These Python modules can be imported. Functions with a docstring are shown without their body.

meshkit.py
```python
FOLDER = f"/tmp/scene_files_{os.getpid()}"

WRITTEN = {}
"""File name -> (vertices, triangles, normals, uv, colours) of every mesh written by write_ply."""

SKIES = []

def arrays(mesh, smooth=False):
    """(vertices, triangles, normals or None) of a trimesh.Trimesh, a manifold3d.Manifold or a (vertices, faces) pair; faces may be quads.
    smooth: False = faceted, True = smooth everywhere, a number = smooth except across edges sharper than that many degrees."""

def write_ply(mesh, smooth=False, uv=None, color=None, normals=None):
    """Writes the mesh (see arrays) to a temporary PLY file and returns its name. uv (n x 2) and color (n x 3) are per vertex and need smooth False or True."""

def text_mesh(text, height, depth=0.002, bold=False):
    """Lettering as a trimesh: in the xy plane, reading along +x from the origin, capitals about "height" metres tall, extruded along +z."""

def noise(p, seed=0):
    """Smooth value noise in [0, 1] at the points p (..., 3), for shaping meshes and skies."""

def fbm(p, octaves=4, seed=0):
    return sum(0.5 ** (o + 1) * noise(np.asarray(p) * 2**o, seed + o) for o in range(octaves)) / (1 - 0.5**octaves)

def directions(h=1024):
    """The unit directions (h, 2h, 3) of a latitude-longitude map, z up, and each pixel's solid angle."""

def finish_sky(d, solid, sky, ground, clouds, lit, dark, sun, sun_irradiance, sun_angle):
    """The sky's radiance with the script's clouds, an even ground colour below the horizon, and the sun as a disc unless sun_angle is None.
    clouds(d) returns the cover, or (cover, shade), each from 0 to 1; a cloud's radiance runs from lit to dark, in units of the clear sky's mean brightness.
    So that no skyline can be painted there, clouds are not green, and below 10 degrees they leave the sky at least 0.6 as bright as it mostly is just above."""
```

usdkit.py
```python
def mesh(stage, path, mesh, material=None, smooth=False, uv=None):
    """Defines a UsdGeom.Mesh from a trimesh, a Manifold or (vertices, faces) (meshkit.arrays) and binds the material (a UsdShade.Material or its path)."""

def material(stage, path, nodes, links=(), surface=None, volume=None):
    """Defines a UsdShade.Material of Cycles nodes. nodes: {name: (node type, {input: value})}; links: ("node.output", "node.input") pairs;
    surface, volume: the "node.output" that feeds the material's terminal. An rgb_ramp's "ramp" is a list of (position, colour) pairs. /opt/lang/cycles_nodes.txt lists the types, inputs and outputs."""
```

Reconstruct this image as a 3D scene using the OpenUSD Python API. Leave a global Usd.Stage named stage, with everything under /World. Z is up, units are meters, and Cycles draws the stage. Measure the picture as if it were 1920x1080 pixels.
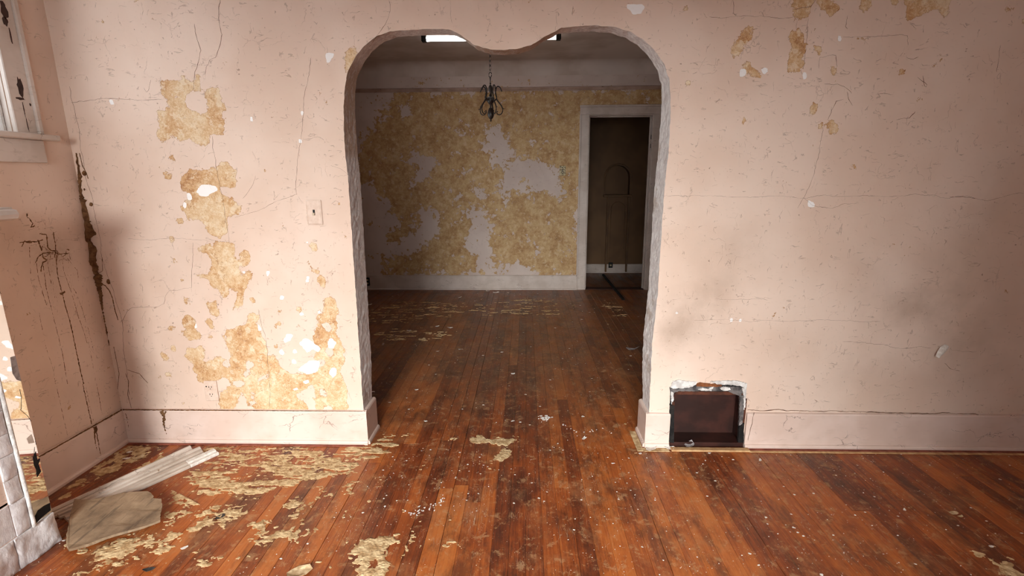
import math, random
import numpy as np, trimesh, shapely
from scipy.ndimage import gaussian_filter
from scipy.spatial import Delaunay
from shapely.geometry import Polygon, Point, box as sbox
from shapely.ops import unary_union
from pxr import Usd, UsdGeom, UsdLux, UsdShade, Sdf, Gf, Vt
import usdkit, meshkit

stage = Usd.Stage.CreateInMemory()
UsdGeom.SetStageUpAxis(stage, UsdGeom.Tokens.z)
UsdGeom.SetStageMetersPerUnit(stage, 1.0)
UsdGeom.Xform.Define(stage, '/World')
PI = math.pi

# ------------------------------------------------------------------ camera
FPX, PITCH, YAW, ROLL, EYE = 919.43, 0.217853, 0.0299725, -0.0061648, np.array([0, 0, 1.35])
EXPOSURE = -1.35
_f = np.array([-math.sin(YAW) * math.cos(PITCH), math.cos(YAW) * math.cos(PITCH), -math.sin(PITCH)])
_r = np.array([math.cos(YAW), math.sin(YAW), 0.0]); _u = np.cross(_r, _f)
_c, _s = math.cos(ROLL), math.sin(ROLL)
RIGHT, UP, FWD = _c * _r + _s * _u, -_s * _r + _c * _u, _f
cam = UsdGeom.Camera.Define(stage, '/World/camera')
m4 = np.eye(4); m4[0, :3], m4[1, :3], m4[2, :3], m4[3, :3] = RIGHT, UP, -FWD, EYE
cam.AddTransformOp().Set(Gf.Matrix4d(m4.tolist()))
cam.CreateHorizontalApertureAttr(36.0); cam.CreateVerticalApertureAttr(20.25)
cam.CreateFocalLengthAttr(FPX * 36 / 1920); cam.CreateClippingRangeAttr(Gf.Vec2f(0.05, 100))
cam.CreateExposureAttr(EXPOSURE)

# ------------------------------------------------------------------ light: overcast daylight through the room's windows, plus added fill in the inner room
dome = UsdLux.DomeLight.Define(stage, '/World/sky_light')
dome.CreateIntensityAttr(3.2); dome.CreateColorAttr(Gf.Vec3f(0.90, 0.96, 1.0))

def rect_light(name, pos, target, w, h, power, color):
    l = UsdLux.RectLight.Define(stage, '/World/' + name)
    z = np.array(pos, float) - np.array(target, float); z /= np.linalg.norm(z)
    x = np.cross([0, 0, 1.0], z); x /= np.linalg.norm(x); y = np.cross(z, x)
    M = np.eye(4); M[0, :3], M[1, :3], M[2, :3], M[3, :3] = x, y, z, pos
    l.AddTransformOp().Set(Gf.Matrix4d(M.tolist()))
    l.CreateWidthAttr(w); l.CreateHeightAttr(h); l.CreateIntensityAttr(power); l.CreateColorAttr(Gf.Vec3f(*color))
    return l
RY = -1.25
DAY = (1.0, 0.97, 0.955)
rect_light('daylight_over_street', (-0.60, -6.0, 3.6), (-0.3, 2.0, 1.0), 2.3, 4.2, 182.0, DAY)
rect_light('daylight_front_window', (-0.45, RY + .02, 1.2), (-0.3, 2.0, 1.0), 2.1, 1.4, 1.7, DAY)

rect_light('daylight_inner_window', (-2.05, 3.8, 1.45), (0.6, 4.6, 1.3), 1.3, 1.0, 1.7, DAY)  # added fill for the inner room, placed at the unseen added window

# ------------------------------------------------------------------ pixel of the photograph -> point on a real surface (survey of the room)
WY, LX, FY, HY = 2.325, -2.13, 6.01, 7.15          # arch wall, left wall, far wall, hall wall
WT = 0.14                                           # thickness of the arch wall
def ray(px, py):
    return (px - 960) / FPX * RIGHT - (py - 540) / FPX * UP + FWD
def on(axis, val, px, py):
    r = ray(px, py); return EYE + r * ((val - EYE[axis]) / r[axis])
def W(px, py, y=WY): p = on(1, y, px, py); return (p[0], p[2])
def FL(px, py, z=0.0): p = on(2, z, px, py); return (p[0], p[1])
def LW(px, py): p = on(0, LX, px, py); return (p[1], p[2])
def crop(pts, x0, y0, s): return [(x0 + u / s, y0 + v / s) for u, v in pts]

# ------------------------------------------------------------------ scene helpers
used = {}
def numbered(path):
    if path not in used:
        used[path] = 0; return path
    used[path] += 1
    return f'{path}_{used[path]:03d}'
LOC = {}
def thing(name, label=None, cat=None, loc=(0, 0, 0), group=None, kind=None, rotz=0):
    p = numbered('/World/' + name)
    x = UsdGeom.Xform.Define(stage, p); x.AddTranslateOp().Set(Gf.Vec3d(*map(float, loc)))
    if rotz: x.AddRotateZOp().Set(math.degrees(rotz))
    LOC[p] = np.array(loc, float)
    meta(x.GetPrim(), label, cat, group, kind)
    return p
def meta(prim, label=None, cat=None, group=None, kind=None):
    for k, v in (('label', label), ('category', cat), ('group', group), ('kind', kind)):
        if v: prim.SetCustomDataByKey(k, v)
def tm(mesh):
    v, f, _ = meshkit.arrays(mesh); return np.array(v, float), np.array(f)
def part(parent, name, mesh, mat, smooth=False, label=None, kind=None, prim=None, local=False):
    """one Mesh under parent; the mesh is given in world coordinates"""
    v, f = tm(mesh)
    base = parent
    off = np.zeros(3)
    q = parent
    while q in LOC:
        off += LOC[q]; q = q.rsplit('/', 1)[0]
    if not local: v = v - off
    p = numbered(base + '/' + name)
    m = usdkit.mesh(stage, p, (v, f), mat, smooth=smooth)

    LOC[p] = np.zeros(3)
    meta(m.GetPrim(), label, None, None, kind)
    if prim is not None:
        UsdGeom.PrimvarsAPI(m).CreatePrimvar('wear', Sdf.ValueTypeNames.Color3fArray, 'vertex').Set(Vt.Vec3fArray.FromNumpy(np.asarray(prim, np.float32)))
    return p
def solo(name, mesh, mat, label, cat, group=None, kind=None, smooth=False):
    v, f = tm(mesh)
    p = numbered('/World/' + name)
    lo, hi = v.min(0), v.max(0); c = np.array([(lo[0] + hi[0]) / 2, (lo[1] + hi[1]) / 2, lo[2]])
    m = usdkit.mesh(stage, p, (v - c, f), mat, smooth=smooth)
    m.AddTranslateOp().Set(Gf.Vec3d(*map(float, c)))
    meta(m.GetPrim(), label, cat, group, kind)
    return p
def bx(x0, x1, y0, y1, z0, z1, bevel=0.0):
    e = np.array([x1 - x0, y1 - y0, z1 - z0]); c = np.array([x0 + x1, y0 + y1, z0 + z1]) / 2
    if bevel <= 0:
        b = trimesh.creation.box(e); b.apply_translation(c); return b
    pts = []
    for i in range(3):
        for s in np.ndindex(2, 2, 2):
            q = (np.array(s) * 2 - 1) * e / 2
            for j in range(3):
                if j != i: q[j] -= math.copysign(bevel, q[j])
            pts.append(q)
    h = trimesh.convex.convex_hull(np.array(pts)); h.apply_translation(c); return h
def join(*ms):
    return trimesh.util.concatenate([trimesh.Trimesh(*tm(m), process=False) for m in ms])
def tube(pts, rad, sides=8, closed=False):
    p = np.asarray(pts, float); n = len(p); rad = np.broadcast_to(rad, (n,)).astype(float)
    t = np.gradient(p, axis=0) if not closed else np.roll(p, -1, 0) - np.roll(p, 1, 0)
    t /= np.linalg.norm(t, axis=1, keepdims=True) + 1e-12
    ref = np.array([0, 0, 1.0]) if abs(t[:, 2]).mean() < .8 else np.array([1.0, 0, 0])
    a = np.cross(t, ref); a /= np.linalg.norm(a, axis=1, keepdims=True) + 1e-12; b = np.cross(t, a)
    g = np.arange(sides) * 2 * PI / sides
    v = p[:, None] + rad[:, None, None] * (np.cos(g)[None, :, None] * a[:, None] + np.sin(g)[None, :, None] * b[:, None])
    v = v.reshape(-1, 3); F = []
    for i in range(n if closed else n - 1):
        k = (i + 1) % n
        for j in range(sides):
            l = (j + 1) % sides
            F += [[i * sides + j, k * sides + l, i * sides + l], [i * sides + j, k * sides + j, k * sides + l]]
    if not closed:
        v = np.vstack([v, p[0], p[-1]]); c0, c1 = n * sides, n * sides + 1
        for j in range(sides):
            l = (j + 1) % sides
            F += [[c0, j, l], [c1, (n - 1) * sides + l, (n - 1) * sides + j]]
    m = trimesh.Trimesh(v, np.array(F), process=False)
    return m
def spline(pts, n=40):
    from scipy.interpolate import CubicSpline
    p = np.asarray(pts, float); d = np.r_[0, np.cumsum(np.linalg.norm(np.diff(p, axis=0), axis=1))]
    return CubicSpline(d, p)(np.linspace(0, d[-1], n))
def lathe(prof, center, n=28):
    """prof: (radius, z) pairs, bottom to top"""
    p = np.asarray(prof, float)
    m = trimesh.creation.revolve(p, sections=n); m.apply_translation(center); return m
def prism(poly, y0, y1):
    """polygon in (x, z), extruded along y"""
    m = trimesh.creation.extrude_polygon(poly, y1 - y0, engine='earcut')
    v = np.array(m.vertices); return trimesh.Trimesh(np.c_[v[:, 0], y0 + v[:, 2], v[:, 1]], np.array(m.faces)[:, ::-1], process=False)
def slab(poly, z0, z1):
    """polygon in (x, y), extruded along z"""
    m = trimesh.creation.extrude_polygon(poly, z1 - z0, engine='earcut'); m.apply_translation([0, 0, z0]); return m
def sweep(profile, a, b, up=(0, 0, 1)):
    """profile: (out, up) pairs; from point a to b; 'out' is to the right of a->b"""
    a, b, up = np.array(a, float), np.array(b, float), np.array(up, float)
    t = (b - a) / np.linalg.norm(b - a); o = np.cross(t, up)
    P = np.asarray(profile, float); n = len(P)
    v = np.vstack([a + P[:, :1] * o + P[:, 1:] * up, b + P[:, :1] * o + P[:, 1:] * up])
    F = []
    for i in range(n):
        j = (i + 1) % n; F += [[i, i + n, j + n], [i, j + n, j]]
    tri = trimesh.creation.triangulate_polygon(Polygon(P), engine='earcut')
    vv, ff = tri
    idx = [int(np.argmin(((P - q) ** 2).sum(1))) for q in vv]
    ff = np.array([[idx[k] for k in f] for f in ff])
    F = np.vstack([np.array(F), ff, ff[:, ::-1] + n])
    m = trimesh.Trimesh(v, F, process=False); m.fix_normals(); return m
def grid_poly(poly, step):
    """dense triangulation of a polygon with holes -> (points, triangles)"""
    x0, z0, x1, z1 = poly.bounds
    gx, gz = np.meshgrid(np.arange(x0 + step / 2, x1, step), np.arange(z0 + step / 2, z1, step))
    g = np.c_[gx.ravel(), gz.ravel()]
    inner = poly.buffer(-step * 0.45)
    g = g[shapely.contains_xy(inner, g[:, 0], g[:, 1])]
    rings = [poly.exterior] + list(poly.interiors); B = []
    for r in rings:
        c = np.array(shapely.segmentize(r, step).coords)[:-1]; B.append(c)
    P = np.vstack(B + [g])
    T = Delaunay(P).simplices
    c = P[T].mean(1); T = T[shapely.contains_xy(poly, c[:, 0], c[:, 1])]
    A = P[T]; ar = np.cross(A[:, 1] - A[:, 0], A[:, 2] - A[:, 0])
    T = T[np.abs(ar) > 1e-9]; ar = ar[np.abs(ar) > 1e-9]
    T[ar < 0] = T[ar < 0][:, ::-1]
    return P, T

# ------------------------------------------------------------------ materials
class R(str): pass
class G:
    """a small builder of Cycles node graphs"""
    def __init__(s): s.nodes, s.links, s.k = {}, [], 0
    def n(s, kind, out, **kw):
        s.k += 1; name = f'n{s.k}'; vals = {}
        for a, v in kw.items():
            if v is None: continue
            if isinstance(v, R): s.links.append((str(v), f'{name}.{a}'))
            else: vals[a] = v
        s.nodes[name] = (kind, vals); return R(f'{name}.{out}')
    def pos(s): return s.n('geometry', 'position')
    def rnd(s): return s.n('object_info', 'random')
    def mp(s, v, scale=(1, 1, 1), loc=(0, 0, 0), rot=(0, 0, 0)): return s.n('mapping', 'vector', vector=v, scale=scale, location=loc, rotation=rot)
    def noise(s, v, scale, detail=4, rough=.55, dist=0.0, out='fac', **k): return s.n('noise_texture', out, vector=v, scale=scale, detail=detail, roughness=rough, distortion=dist, **k)
    def vor(s, v, scale, feature='f1', out='distance', **k): return s.n('voronoi_texture', out, vector=v, scale=scale, feature=feature, **k)
    def m(s, op, a, b=0.5, c=0.0, clamp=False): return s.n('math', 'value', math_type=op, value1=a, value2=b, value3=c, use_clamp=clamp)
    def add(s, a, b): return s.m('add', a, b)
    def mul(s, a, b): return s.m('multiply', a, b)
    def ss(s, v, a, b, lo=0.0, hi=1.0): return s.n('map_range', 'result', range_type='smoothstep', value=v, from_min=a, from_max=b, to_min=lo, to_max=hi)
    def lin(s, v, a, b, lo=0.0, hi=1.0): return s.n('map_range', 'result', range_type='linear', value=v, from_min=a, from_max=b, to_min=lo, to_max=hi, clamp=True)
    def mix(s, f, a, b, t='mix'): return s.n('mix', 'color', mix_type=t, fac=f, color1=a, color2=b)
    def ramp(s, f, stops): return s.n('rgb_ramp', 'color', fac=f, ramp=stops)
    def vadd(s, a, b): return s.n('vector_math', 'vector', math_type='add', vector1=a, vector2=b)
    def vscale(s, a, k): return s.n('vector_math', 'vector', math_type='scale', vector1=a, scale=k)
    def warp(s, v, scale, amt, detail=3):
        c = s.noise(v, scale, detail, out='color')
        return s.vadd(v, s.vscale(s.n('vector_math', 'vector', math_type='subtract', vector1=c, vector2=(.5, .5, .5)), amt))
    def bump(s, h, strength=.5, dist=.004, normal=None): return s.n('bump', 'normal', height=h, strength=strength, distance=dist, normal=normal)
    def bsdf(s, **k): return s.n('principled_bsdf', 'BSDF', **k)
    def done(s, name, surf): return usdkit.material(stage, '/World/Looks/' + name, s.nodes, s.links, surface=str(surf))
UsdGeom.Scope.Define(stage, '/World/Looks')
def srgb(r, g, b):
    c = np.array([r, g, b]) / 255.0
    return tuple(np.where(c < .04045, c / 12.92, ((c + .055) / 1.055) ** 2.4))

def creases(g, p):
    """fine wrinkles and hairline cracks"""
    w = g.warp(p, 8, .16, 5)
    d = g.vor(w, 9, 'distance_to_edge'); l1 = g.mul(g.ss(d, .003, .014, 1, 0), g.ss(g.noise(g.warp(p, 20, .05), 9, 4), .535, .63))
    w2 = g.warp(p, 16, .035, 3)
    q = g.noise(g.mp(w2, (8, 8, 30)), 1.0, 2, .5); l2 = g.ss(g.m('absolute', g.m('subtract', q, .5)), .003, .016, 1, 0)
    l2 = g.mul(l2, g.ss(g.noise(g.mp(g.vadd(p, (3.1, 1.7, .4)), (22, 22, 34)), 1.0, 4, .6), .555, .63))
    q3 = g.noise(g.mp(w2, (30, 30, 8), rot=(0, .55, 0)), 1.0, 2, .5); l3 = g.ss(g.m('absolute', g.m('subtract', q3, .5)), .003, .016, 1, 0)
    l3 = g.mul(l3, g.ss(g.noise(g.mp(g.vadd(p, (7.1, 4.7, 2.4)), (30, 30, 22)), 1.0, 4, .6), .57, .65))
    return g.m('maximum', g.m('maximum', g.mul(l1, .7), l2), l3)

def wall_paint(name, paint_a, paint_b, ochres, white=srgb(246, 242, 240), amp=1.05, crease=.36, f1=26, f0=8, fib_k=1.0, squash=.75):
    """paint over old ochre paper and plaster. wear primvar: r bare patch, g white chip, b corner stain and darker brown areas"""
    g = G(); p = g.pos()
    att = g.n('attribute', 'color', attribute='wear')
    s = g.n('separate_color', 'r', color=att); node = s.split('.')[0]
    r, gg, b = s, R(node + '.g'), R(node + '.b')
    wp = g.warp(g.warp(p, 34, .014, 3), 95, .010, 3)
    n1 = g.noise(wp, f1, 9, .66); n0 = g.noise(wp, f0, 8, .68); n2 = g.noise(p, 70, 6, .6); n3 = g.noise(p, 2.2, 3)
    nz = g.add(g.mul(n1, .5), g.mul(n0, .5))
    t = g.add(g.add(g.mul(r, squash), .5 - .5 * squash), g.mul(g.m('subtract', nz, .5), amp * 2.6))
    bare = g.ss(t, .49, .505)
    cr = creases(g, p)
    paint = g.mix(g.ss(n3, .35, .65), paint_a, paint_b)
    paint = g.mix(g.mul(g.ss(n2, .55, .8), .18), paint, tuple(np.array(paint_a) * .72))
    paint = g.mix(g.mul(cr, crease), paint, srgb(118, 90, 74))
    spot = g.ss(g.noise(g.vadd(p, (1.3, 2.2, .7)), 58, 3, .5), .735, .76); paint = g.mix(g.mul(spot, .6), paint, srgb(120, 90, 70))
    oc = g.ramp(g.add(g.mul(g.noise(wp, 7, 8, .7), .65), g.mul(g.noise(wp, 40, 6, .7), .35)), [(0.34, ochres[0]), (.46, ochres[1]), (.56, ochres[2]), (.68, ochres[3])])
    fib = g.noise(g.warp(p, 40, .05), 110, 5, .72)
    dk_ = g.ss(g.noise(wp, 13, 7, .72), .50, .66); oc = g.mix(g.mul(g.mul(g.ss(fib, .50, .62), g.add(g.mul(dk_, .75), .25)), .85 * fib_k), oc, ochres[3])
    oc = g.mix(g.mul(g.ss(fib, .48, .32, 0, 1), .7 * fib_k), oc, ochres[0])
    pap = g.ss(g.noise(wp, 19, 8, .66), .57, .59); oc = g.mix(g.mul(pap, .55), oc, ochres[0])
    oc = g.mix(g.mul(g.ss(t, .50, .58, 1, 0), .6), oc, ochres[3])
    col = g.mix(bare, paint, oc)
    lip = g.mul(g.ss(t, .455, .485, 0, 1), g.m('subtract', 1.0, bare)); col = g.mix(g.mul(lip, .35), col, srgb(240, 222, 208))
    tw = g.add(gg, g.mul(g.m('subtract', n1, .5), .9)); wh = g.ss(tw, .49, .505)
    col = g.mix(wh, col, white)
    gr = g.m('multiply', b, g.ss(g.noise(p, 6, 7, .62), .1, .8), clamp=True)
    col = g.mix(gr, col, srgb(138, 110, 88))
    h = g.add(g.mul(bare, -.5), g.mul(wh, -.25))
    h = g.add(h, g.mul(cr, .35)); h = g.add(h, g.mul(g.noise(p, 120, 4), .10)); h = g.add(h, g.mul(g.noise(p, 14, 5), .45))
    nrm = g.bump(h, .5, .004)
    return g.done(name, g.bsdf(base_color=col, roughness=.62, specular_ior_level=.3, normal=nrm))

OCH = [srgb(232, 214, 188), srgb(220, 190, 152), srgb(202, 158, 112), srgb(154, 102, 62)]
M = {}
M['wall'] = wall_paint('pink_wall_paint', srgb(228, 204, 188), srgb(220, 193, 175), OCH)
M['wall_far'] = wall_paint('faded_far_wall_paint', srgb(212, 194, 184), srgb(200, 180, 170), [srgb(214, 188, 152), srgb(200, 166, 120), srgb(178, 138, 92), srgb(142, 102, 62)], amp=1.45, crease=.2, f1=17, f0=5.5, fib_k=.6, squash=.62)

def plain(name, a, b, scale=4, rough=.6, bumpy=.3, bscale=30, spec=.3, dist=.003):
    g = G(); p = g.pos()
    col = g.mix(g.ss(g.noise(p, scale, 5), .38, .62), a, b)
    h = g.noise(p, bscale, 6, .6)
    return g.done(name, g.bsdf(base_color=col, roughness=rough, specular_ior_level=spec, normal=g.bump(h, bumpy, dist)))
M['ceiling'] = plain('grey_white_ceiling_plaster', srgb(208, 192, 182), srgb(184, 164, 150), 1.7)
M['inner_plaster'] = plain('plain_inner_plaster', srgb(190, 165, 152), srgb(176, 150, 136), 3)
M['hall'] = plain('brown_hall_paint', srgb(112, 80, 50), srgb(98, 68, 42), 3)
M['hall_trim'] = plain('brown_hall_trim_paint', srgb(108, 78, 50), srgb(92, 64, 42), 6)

def trim_paint(name, a, b, under, chips=.69, dirt=.35):
    """old gloss paint on wood: chips to the wood, hairline cracks, grime in streaks"""
    g = G(); p = g.pos()
    n = g.noise(p, 17, 8, .66); col = g.mix(g.ss(g.noise(p, 5, 4), .35, .65), a, b)
    dn = g.noise(g.mp(p, (9, 9, 26)), 1.4, 7, .7); col = g.mix(g.mul(g.ss(dn, .54, .8), dirt), col, srgb(110, 88, 70))
    w = g.warp(p, 12, .12, 4); d = g.vor(g.mp(w, (.5, .5, 1.5)), 8, 'distance_to_edge')
    ln = g.mul(g.ss(d, .003, .014, 1, 0), g.ss(g.noise(p, 7, 3), .52, .62)); col = g.mix(g.mul(ln, .55), col, srgb(84, 62, 48))
    ch = g.ss(n, chips, chips + .012); col = g.mix(ch, col, under)
    h = g.add(g.mul(ch, -.6), g.add(g.mul(ln, -.3), g.mul(g.noise(p, 45, 5), .2)))
    return g.done(name, g.bsdf(base_color=col, roughness=.45, specular_ior_level=.4, normal=g.bump(h, .5, .003)))
M['base'] = trim_paint('pinkish_white_baseboard_paint', srgb(224, 200, 188), srgb(214, 188, 174), srgb(150, 116, 90), .74, .25)
M['white_trim'] = trim_paint('chipped_white_trim_paint', srgb(216, 204, 196), srgb(196, 182, 172), srgb(72, 44, 30), .70, .35)
M['far_trim'] = trim_paint('dull_white_door_trim_paint', srgb(206, 190, 180), srgb(190, 172, 160), srgb(80, 52, 36), .71, .3)
M['rail'] = trim_paint('worn_picture_rail_paint', srgb(182, 154, 138), srgb(164, 134, 116), srgb(96, 64, 42), .66, .4)

def reveal_mat():
    g = G(); p = g.pos()
    n = g.noise(p, 7, 5, .6); st = g.noise(g.mp(p, (30, 24, 10)), 1.8, 9, .72)
    col = g.mix(g.ss(st, .36, .64), srgb(208, 198, 194), srgb(244, 240, 236))
    x = g.n('separate_xyz', 'x', vector=p); z = g.n('separate_xyz', 'z', vector=p)
    leftup = g.mul(g.ss(x, -.74, -.80), g.mul(g.ss(z, 1.42, 1.50), g.ss(z, 1.93, 1.85)))
    dip = g.mul(g.ss(z, 2.01, 1.96), g.mul(g.ss(x, -.42, -.32), g.ss(x, .28, .18)))
    br = g.mul(g.m('maximum', leftup, g.mul(dip, g.ss(z, 1.8, 1.86))), g.ss(st, .40, .50)); col = g.mix(g.mul(br, .7), col, srgb(172, 136, 98))
    low = g.ss(n, .60, .66); col = g.mix(g.mul(low, .5), col, srgb(166, 142, 120))
    fl = g.ss(g.noise(g.mp(p, (46, 36, 22)), 2.4, 7, .72), .58, .62); col = g.mix(g.mul(fl, .8), col, srgb(232, 226, 222))
    dk = g.ss(g.noise(g.mp(p, (40, 40, 14)), 2.4, 6, .72), .66, .70); col = g.mix(dk, col, srgb(96, 72, 54))
    h = g.add(g.mul(fl, .4), g.add(g.mul(dk, -.5), g.noise(p, 46, 8, .72)))
    return g.done('rough_arch_plaster', g.bsdf(base_color=col, roughness=.8, specular_ior_level=.2, normal=g.bump(h, .55, .005)))
M['reveal'] = reveal_mat()

def floor_mat():
    g = G(); p = g.pos(); rnd = g.rnd()
    off = g.n('combine_xyz', 'vector', x=g.mul(rnd, 37.0), y=g.mul(rnd, 11.0), z=0.0)
    q = g.vadd(p, off)
    gr = g.noise(g.mp(q, (70, 2.4, 70)), 1.5, 7, .62, 1.2)
    big = g.noise(p, 1.6, 5, .6); mid = g.noise(g.mp(p, (1.6, .8, 1)), 5.5, 7, .66)
    tone = g.add(g.mul(rnd, .24), g.add(g.mul(gr, .36), g.mul(mid, .46)))
    col = g.ramp(tone, [(.30, srgb(66, 32, 19)), (.42, srgb(116, 54, 25)), (.52, srgb(150, 75, 32)), (.62, srgb(176, 96, 42)), (.80, srgb(190, 118, 62))])
    dirt = g.ss(g.noise(g.mp(p, (2.2, .8, 1)), 3.1, 9, .75), .46, .62); col = g.mix(g.mul(dirt, .60), col, srgb(64, 38, 28))
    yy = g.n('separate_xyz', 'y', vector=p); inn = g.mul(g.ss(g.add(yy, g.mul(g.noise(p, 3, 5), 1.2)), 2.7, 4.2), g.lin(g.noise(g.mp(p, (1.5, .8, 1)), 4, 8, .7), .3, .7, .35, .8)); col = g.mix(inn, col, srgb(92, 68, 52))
    grey = g.ss(g.noise(g.mp(p, (2.2, .7, 1), (5, 2, 0)), 2.6, 7, .65), .58, .74); col = g.mix(g.mul(grey, .50), col, srgb(88, 72, 60))
    scu = g.noise(g.warp(p, 6, .12, 3), 21, 8, .74); scm = g.ss(scu, .545, .62); col = g.mix(g.mul(scm, .45), col, srgb(186, 146, 104))
    hz = g.ss(g.noise(g.mp(g.warp(p, 5, .2), (1, .8, 1), (3, 1, 0)), 4.2, 10, .80), .50, .64); col = g.mix(g.mul(hz, .30), col, srgb(176, 126, 84))
    s1 = g.ss(g.m('absolute', g.m('subtract', g.noise(g.mp(p, (9, 1.3, 1), rot=(0, 0, .25)), 2.3, 3), .5)), .0008, .004, 1, 0)
    s1 = g.mul(s1, g.ss(g.noise(p, 7, 3), .5, .6)); col = g.mix(g.mul(s1, .45), col, srgb(196, 176, 150))
    v = g.vor(p, 95, 'f1'); vc = g.vor(p, 95, 'f1', 'color'); cr = g.n('separate_color', 'r', color=vc)
    dot = g.mul(g.ss(v, .14, .24, 1, 0), g.m('greater_than', cr, .96)); dot = g.mul(dot, g.ss(g.noise(p, 4.5, 4), .40, .52)); col = g.mix(dot, col, srgb(222, 208, 192))
    v2 = g.vor(p, 210, 'f1'); vc2 = g.vor(p, 210, 'f1', 'color'); c2 = g.n('separate_color', 'r', color=vc2)
    d2 = g.mul(g.ss(v2, .2, .32, 1, 0), g.m('greater_than', c2, .93)); d2 = g.mul(d2, g.ss(g.noise(p, 8, 4), .45, .6)); col = g.mix(g.mul(d2, .8), col, srgb(206, 186, 162))
    rough = g.add(g.lin(mid, .3, .7, .30, .55), g.mul(scm, .2))
    h = g.add(g.mul(gr, .3), g.add(g.mul(scm, .15), g.mul(g.noise(p, 60, 4), .15)))
    return g.done('worn_varnished_floorboards', g.bsdf(base_color=col, roughness=rough, specular_ior_level=.42, normal=g.bump(h, .35, .002)))
M['floor'] = floor_mat()
M['subfloor'] = plain('dark_subfloor', srgb(64, 40, 27), srgb(46, 28, 20), 8)
M['dust'] = plain('tan_plaster_dust', srgb(214, 186, 144), srgb(174, 140, 100), 34, .95, .6, 160, .1)
M['chip'] = plain('white_paint_flake', srgb(236, 230, 222), srgb(214, 204, 194), 60, .7, .4, 150)
M['chip_grey'] = plain('grey_paint_flake', srgb(168, 160, 160), srgb(140, 132, 130), 60, .7, .4, 150)
M['chip_tan'] = plain('tan_plaster_flake', srgb(206, 180, 144), srgb(180, 150, 112), 60, .8, .4, 150)
M['chip_dark'] = plain('dark_flake', srgb(52, 46, 44), srgb(70, 62, 58), 60, .8, .4, 150)
M['moulding'] = trim_paint('old_white_moulding_paint', srgb(212, 198, 186), srgb(188, 172, 158), srgb(146, 120, 96), .68, .5)
M['plaster_white'] = plain('broken_white_plaster', srgb(232, 228, 224), srgb(196, 190, 186), 25, .9, .9, 70, .1, .006)
M['plaster_dark'] = plain('sooty_plaster', srgb(70, 66, 66), srgb(120, 114, 112), 22, .9, .9, 70, .1, .006)
M['duct'] = plain('rusty_brown_duct_metal', srgb(64, 33, 26), srgb(46, 24, 19), 9, .5, .3, 30, .4)
M['rust_wood'] = plain('brown_lath_wood', srgb(140, 84, 48), srgb(104, 62, 38), 25, .8, .6, 60)
M['rust_dark'] = plain('dark_rusty_edge', srgb(92, 52, 36), srgb(66, 38, 28), 25, .8, .6, 60)
M['black_gap'] = plain('flat_black', srgb(24, 22, 22), srgb(40, 36, 34), 25, .9, .4, 60)  # flat black: stick, flaked mirror spots, painted shade in the vent gap
M['crack'] = plain('dark_crack_dirt', srgb(150, 120, 102), srgb(104, 78, 62), 40, .9, .3, 60)
M['mud'] = plain('brown_dried_mud', srgb(128, 94, 64), srgb(96, 66, 44), 45, .95, 1.0, 140, .1, .006)
M['bronze'] = plain('dark_bronze', srgb(50, 34, 26), srgb(34, 23, 18), 30, .45, .3, 60, .5)
M['bare_wood'] = plain('pale_bare_wood', srgb(206, 168, 122), srgb(184, 140, 96), 30, .8, .4, 60)
M['red_edge'] = plain('red_brown_floor_edge', srgb(150, 84, 66), srgb(122, 62, 46), 30, .7, .4, 60)
M['black'] = plain('black_plastic', srgb(18, 16, 16), srgb(26, 24, 22), 30, .5, .1, 60)
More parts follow.
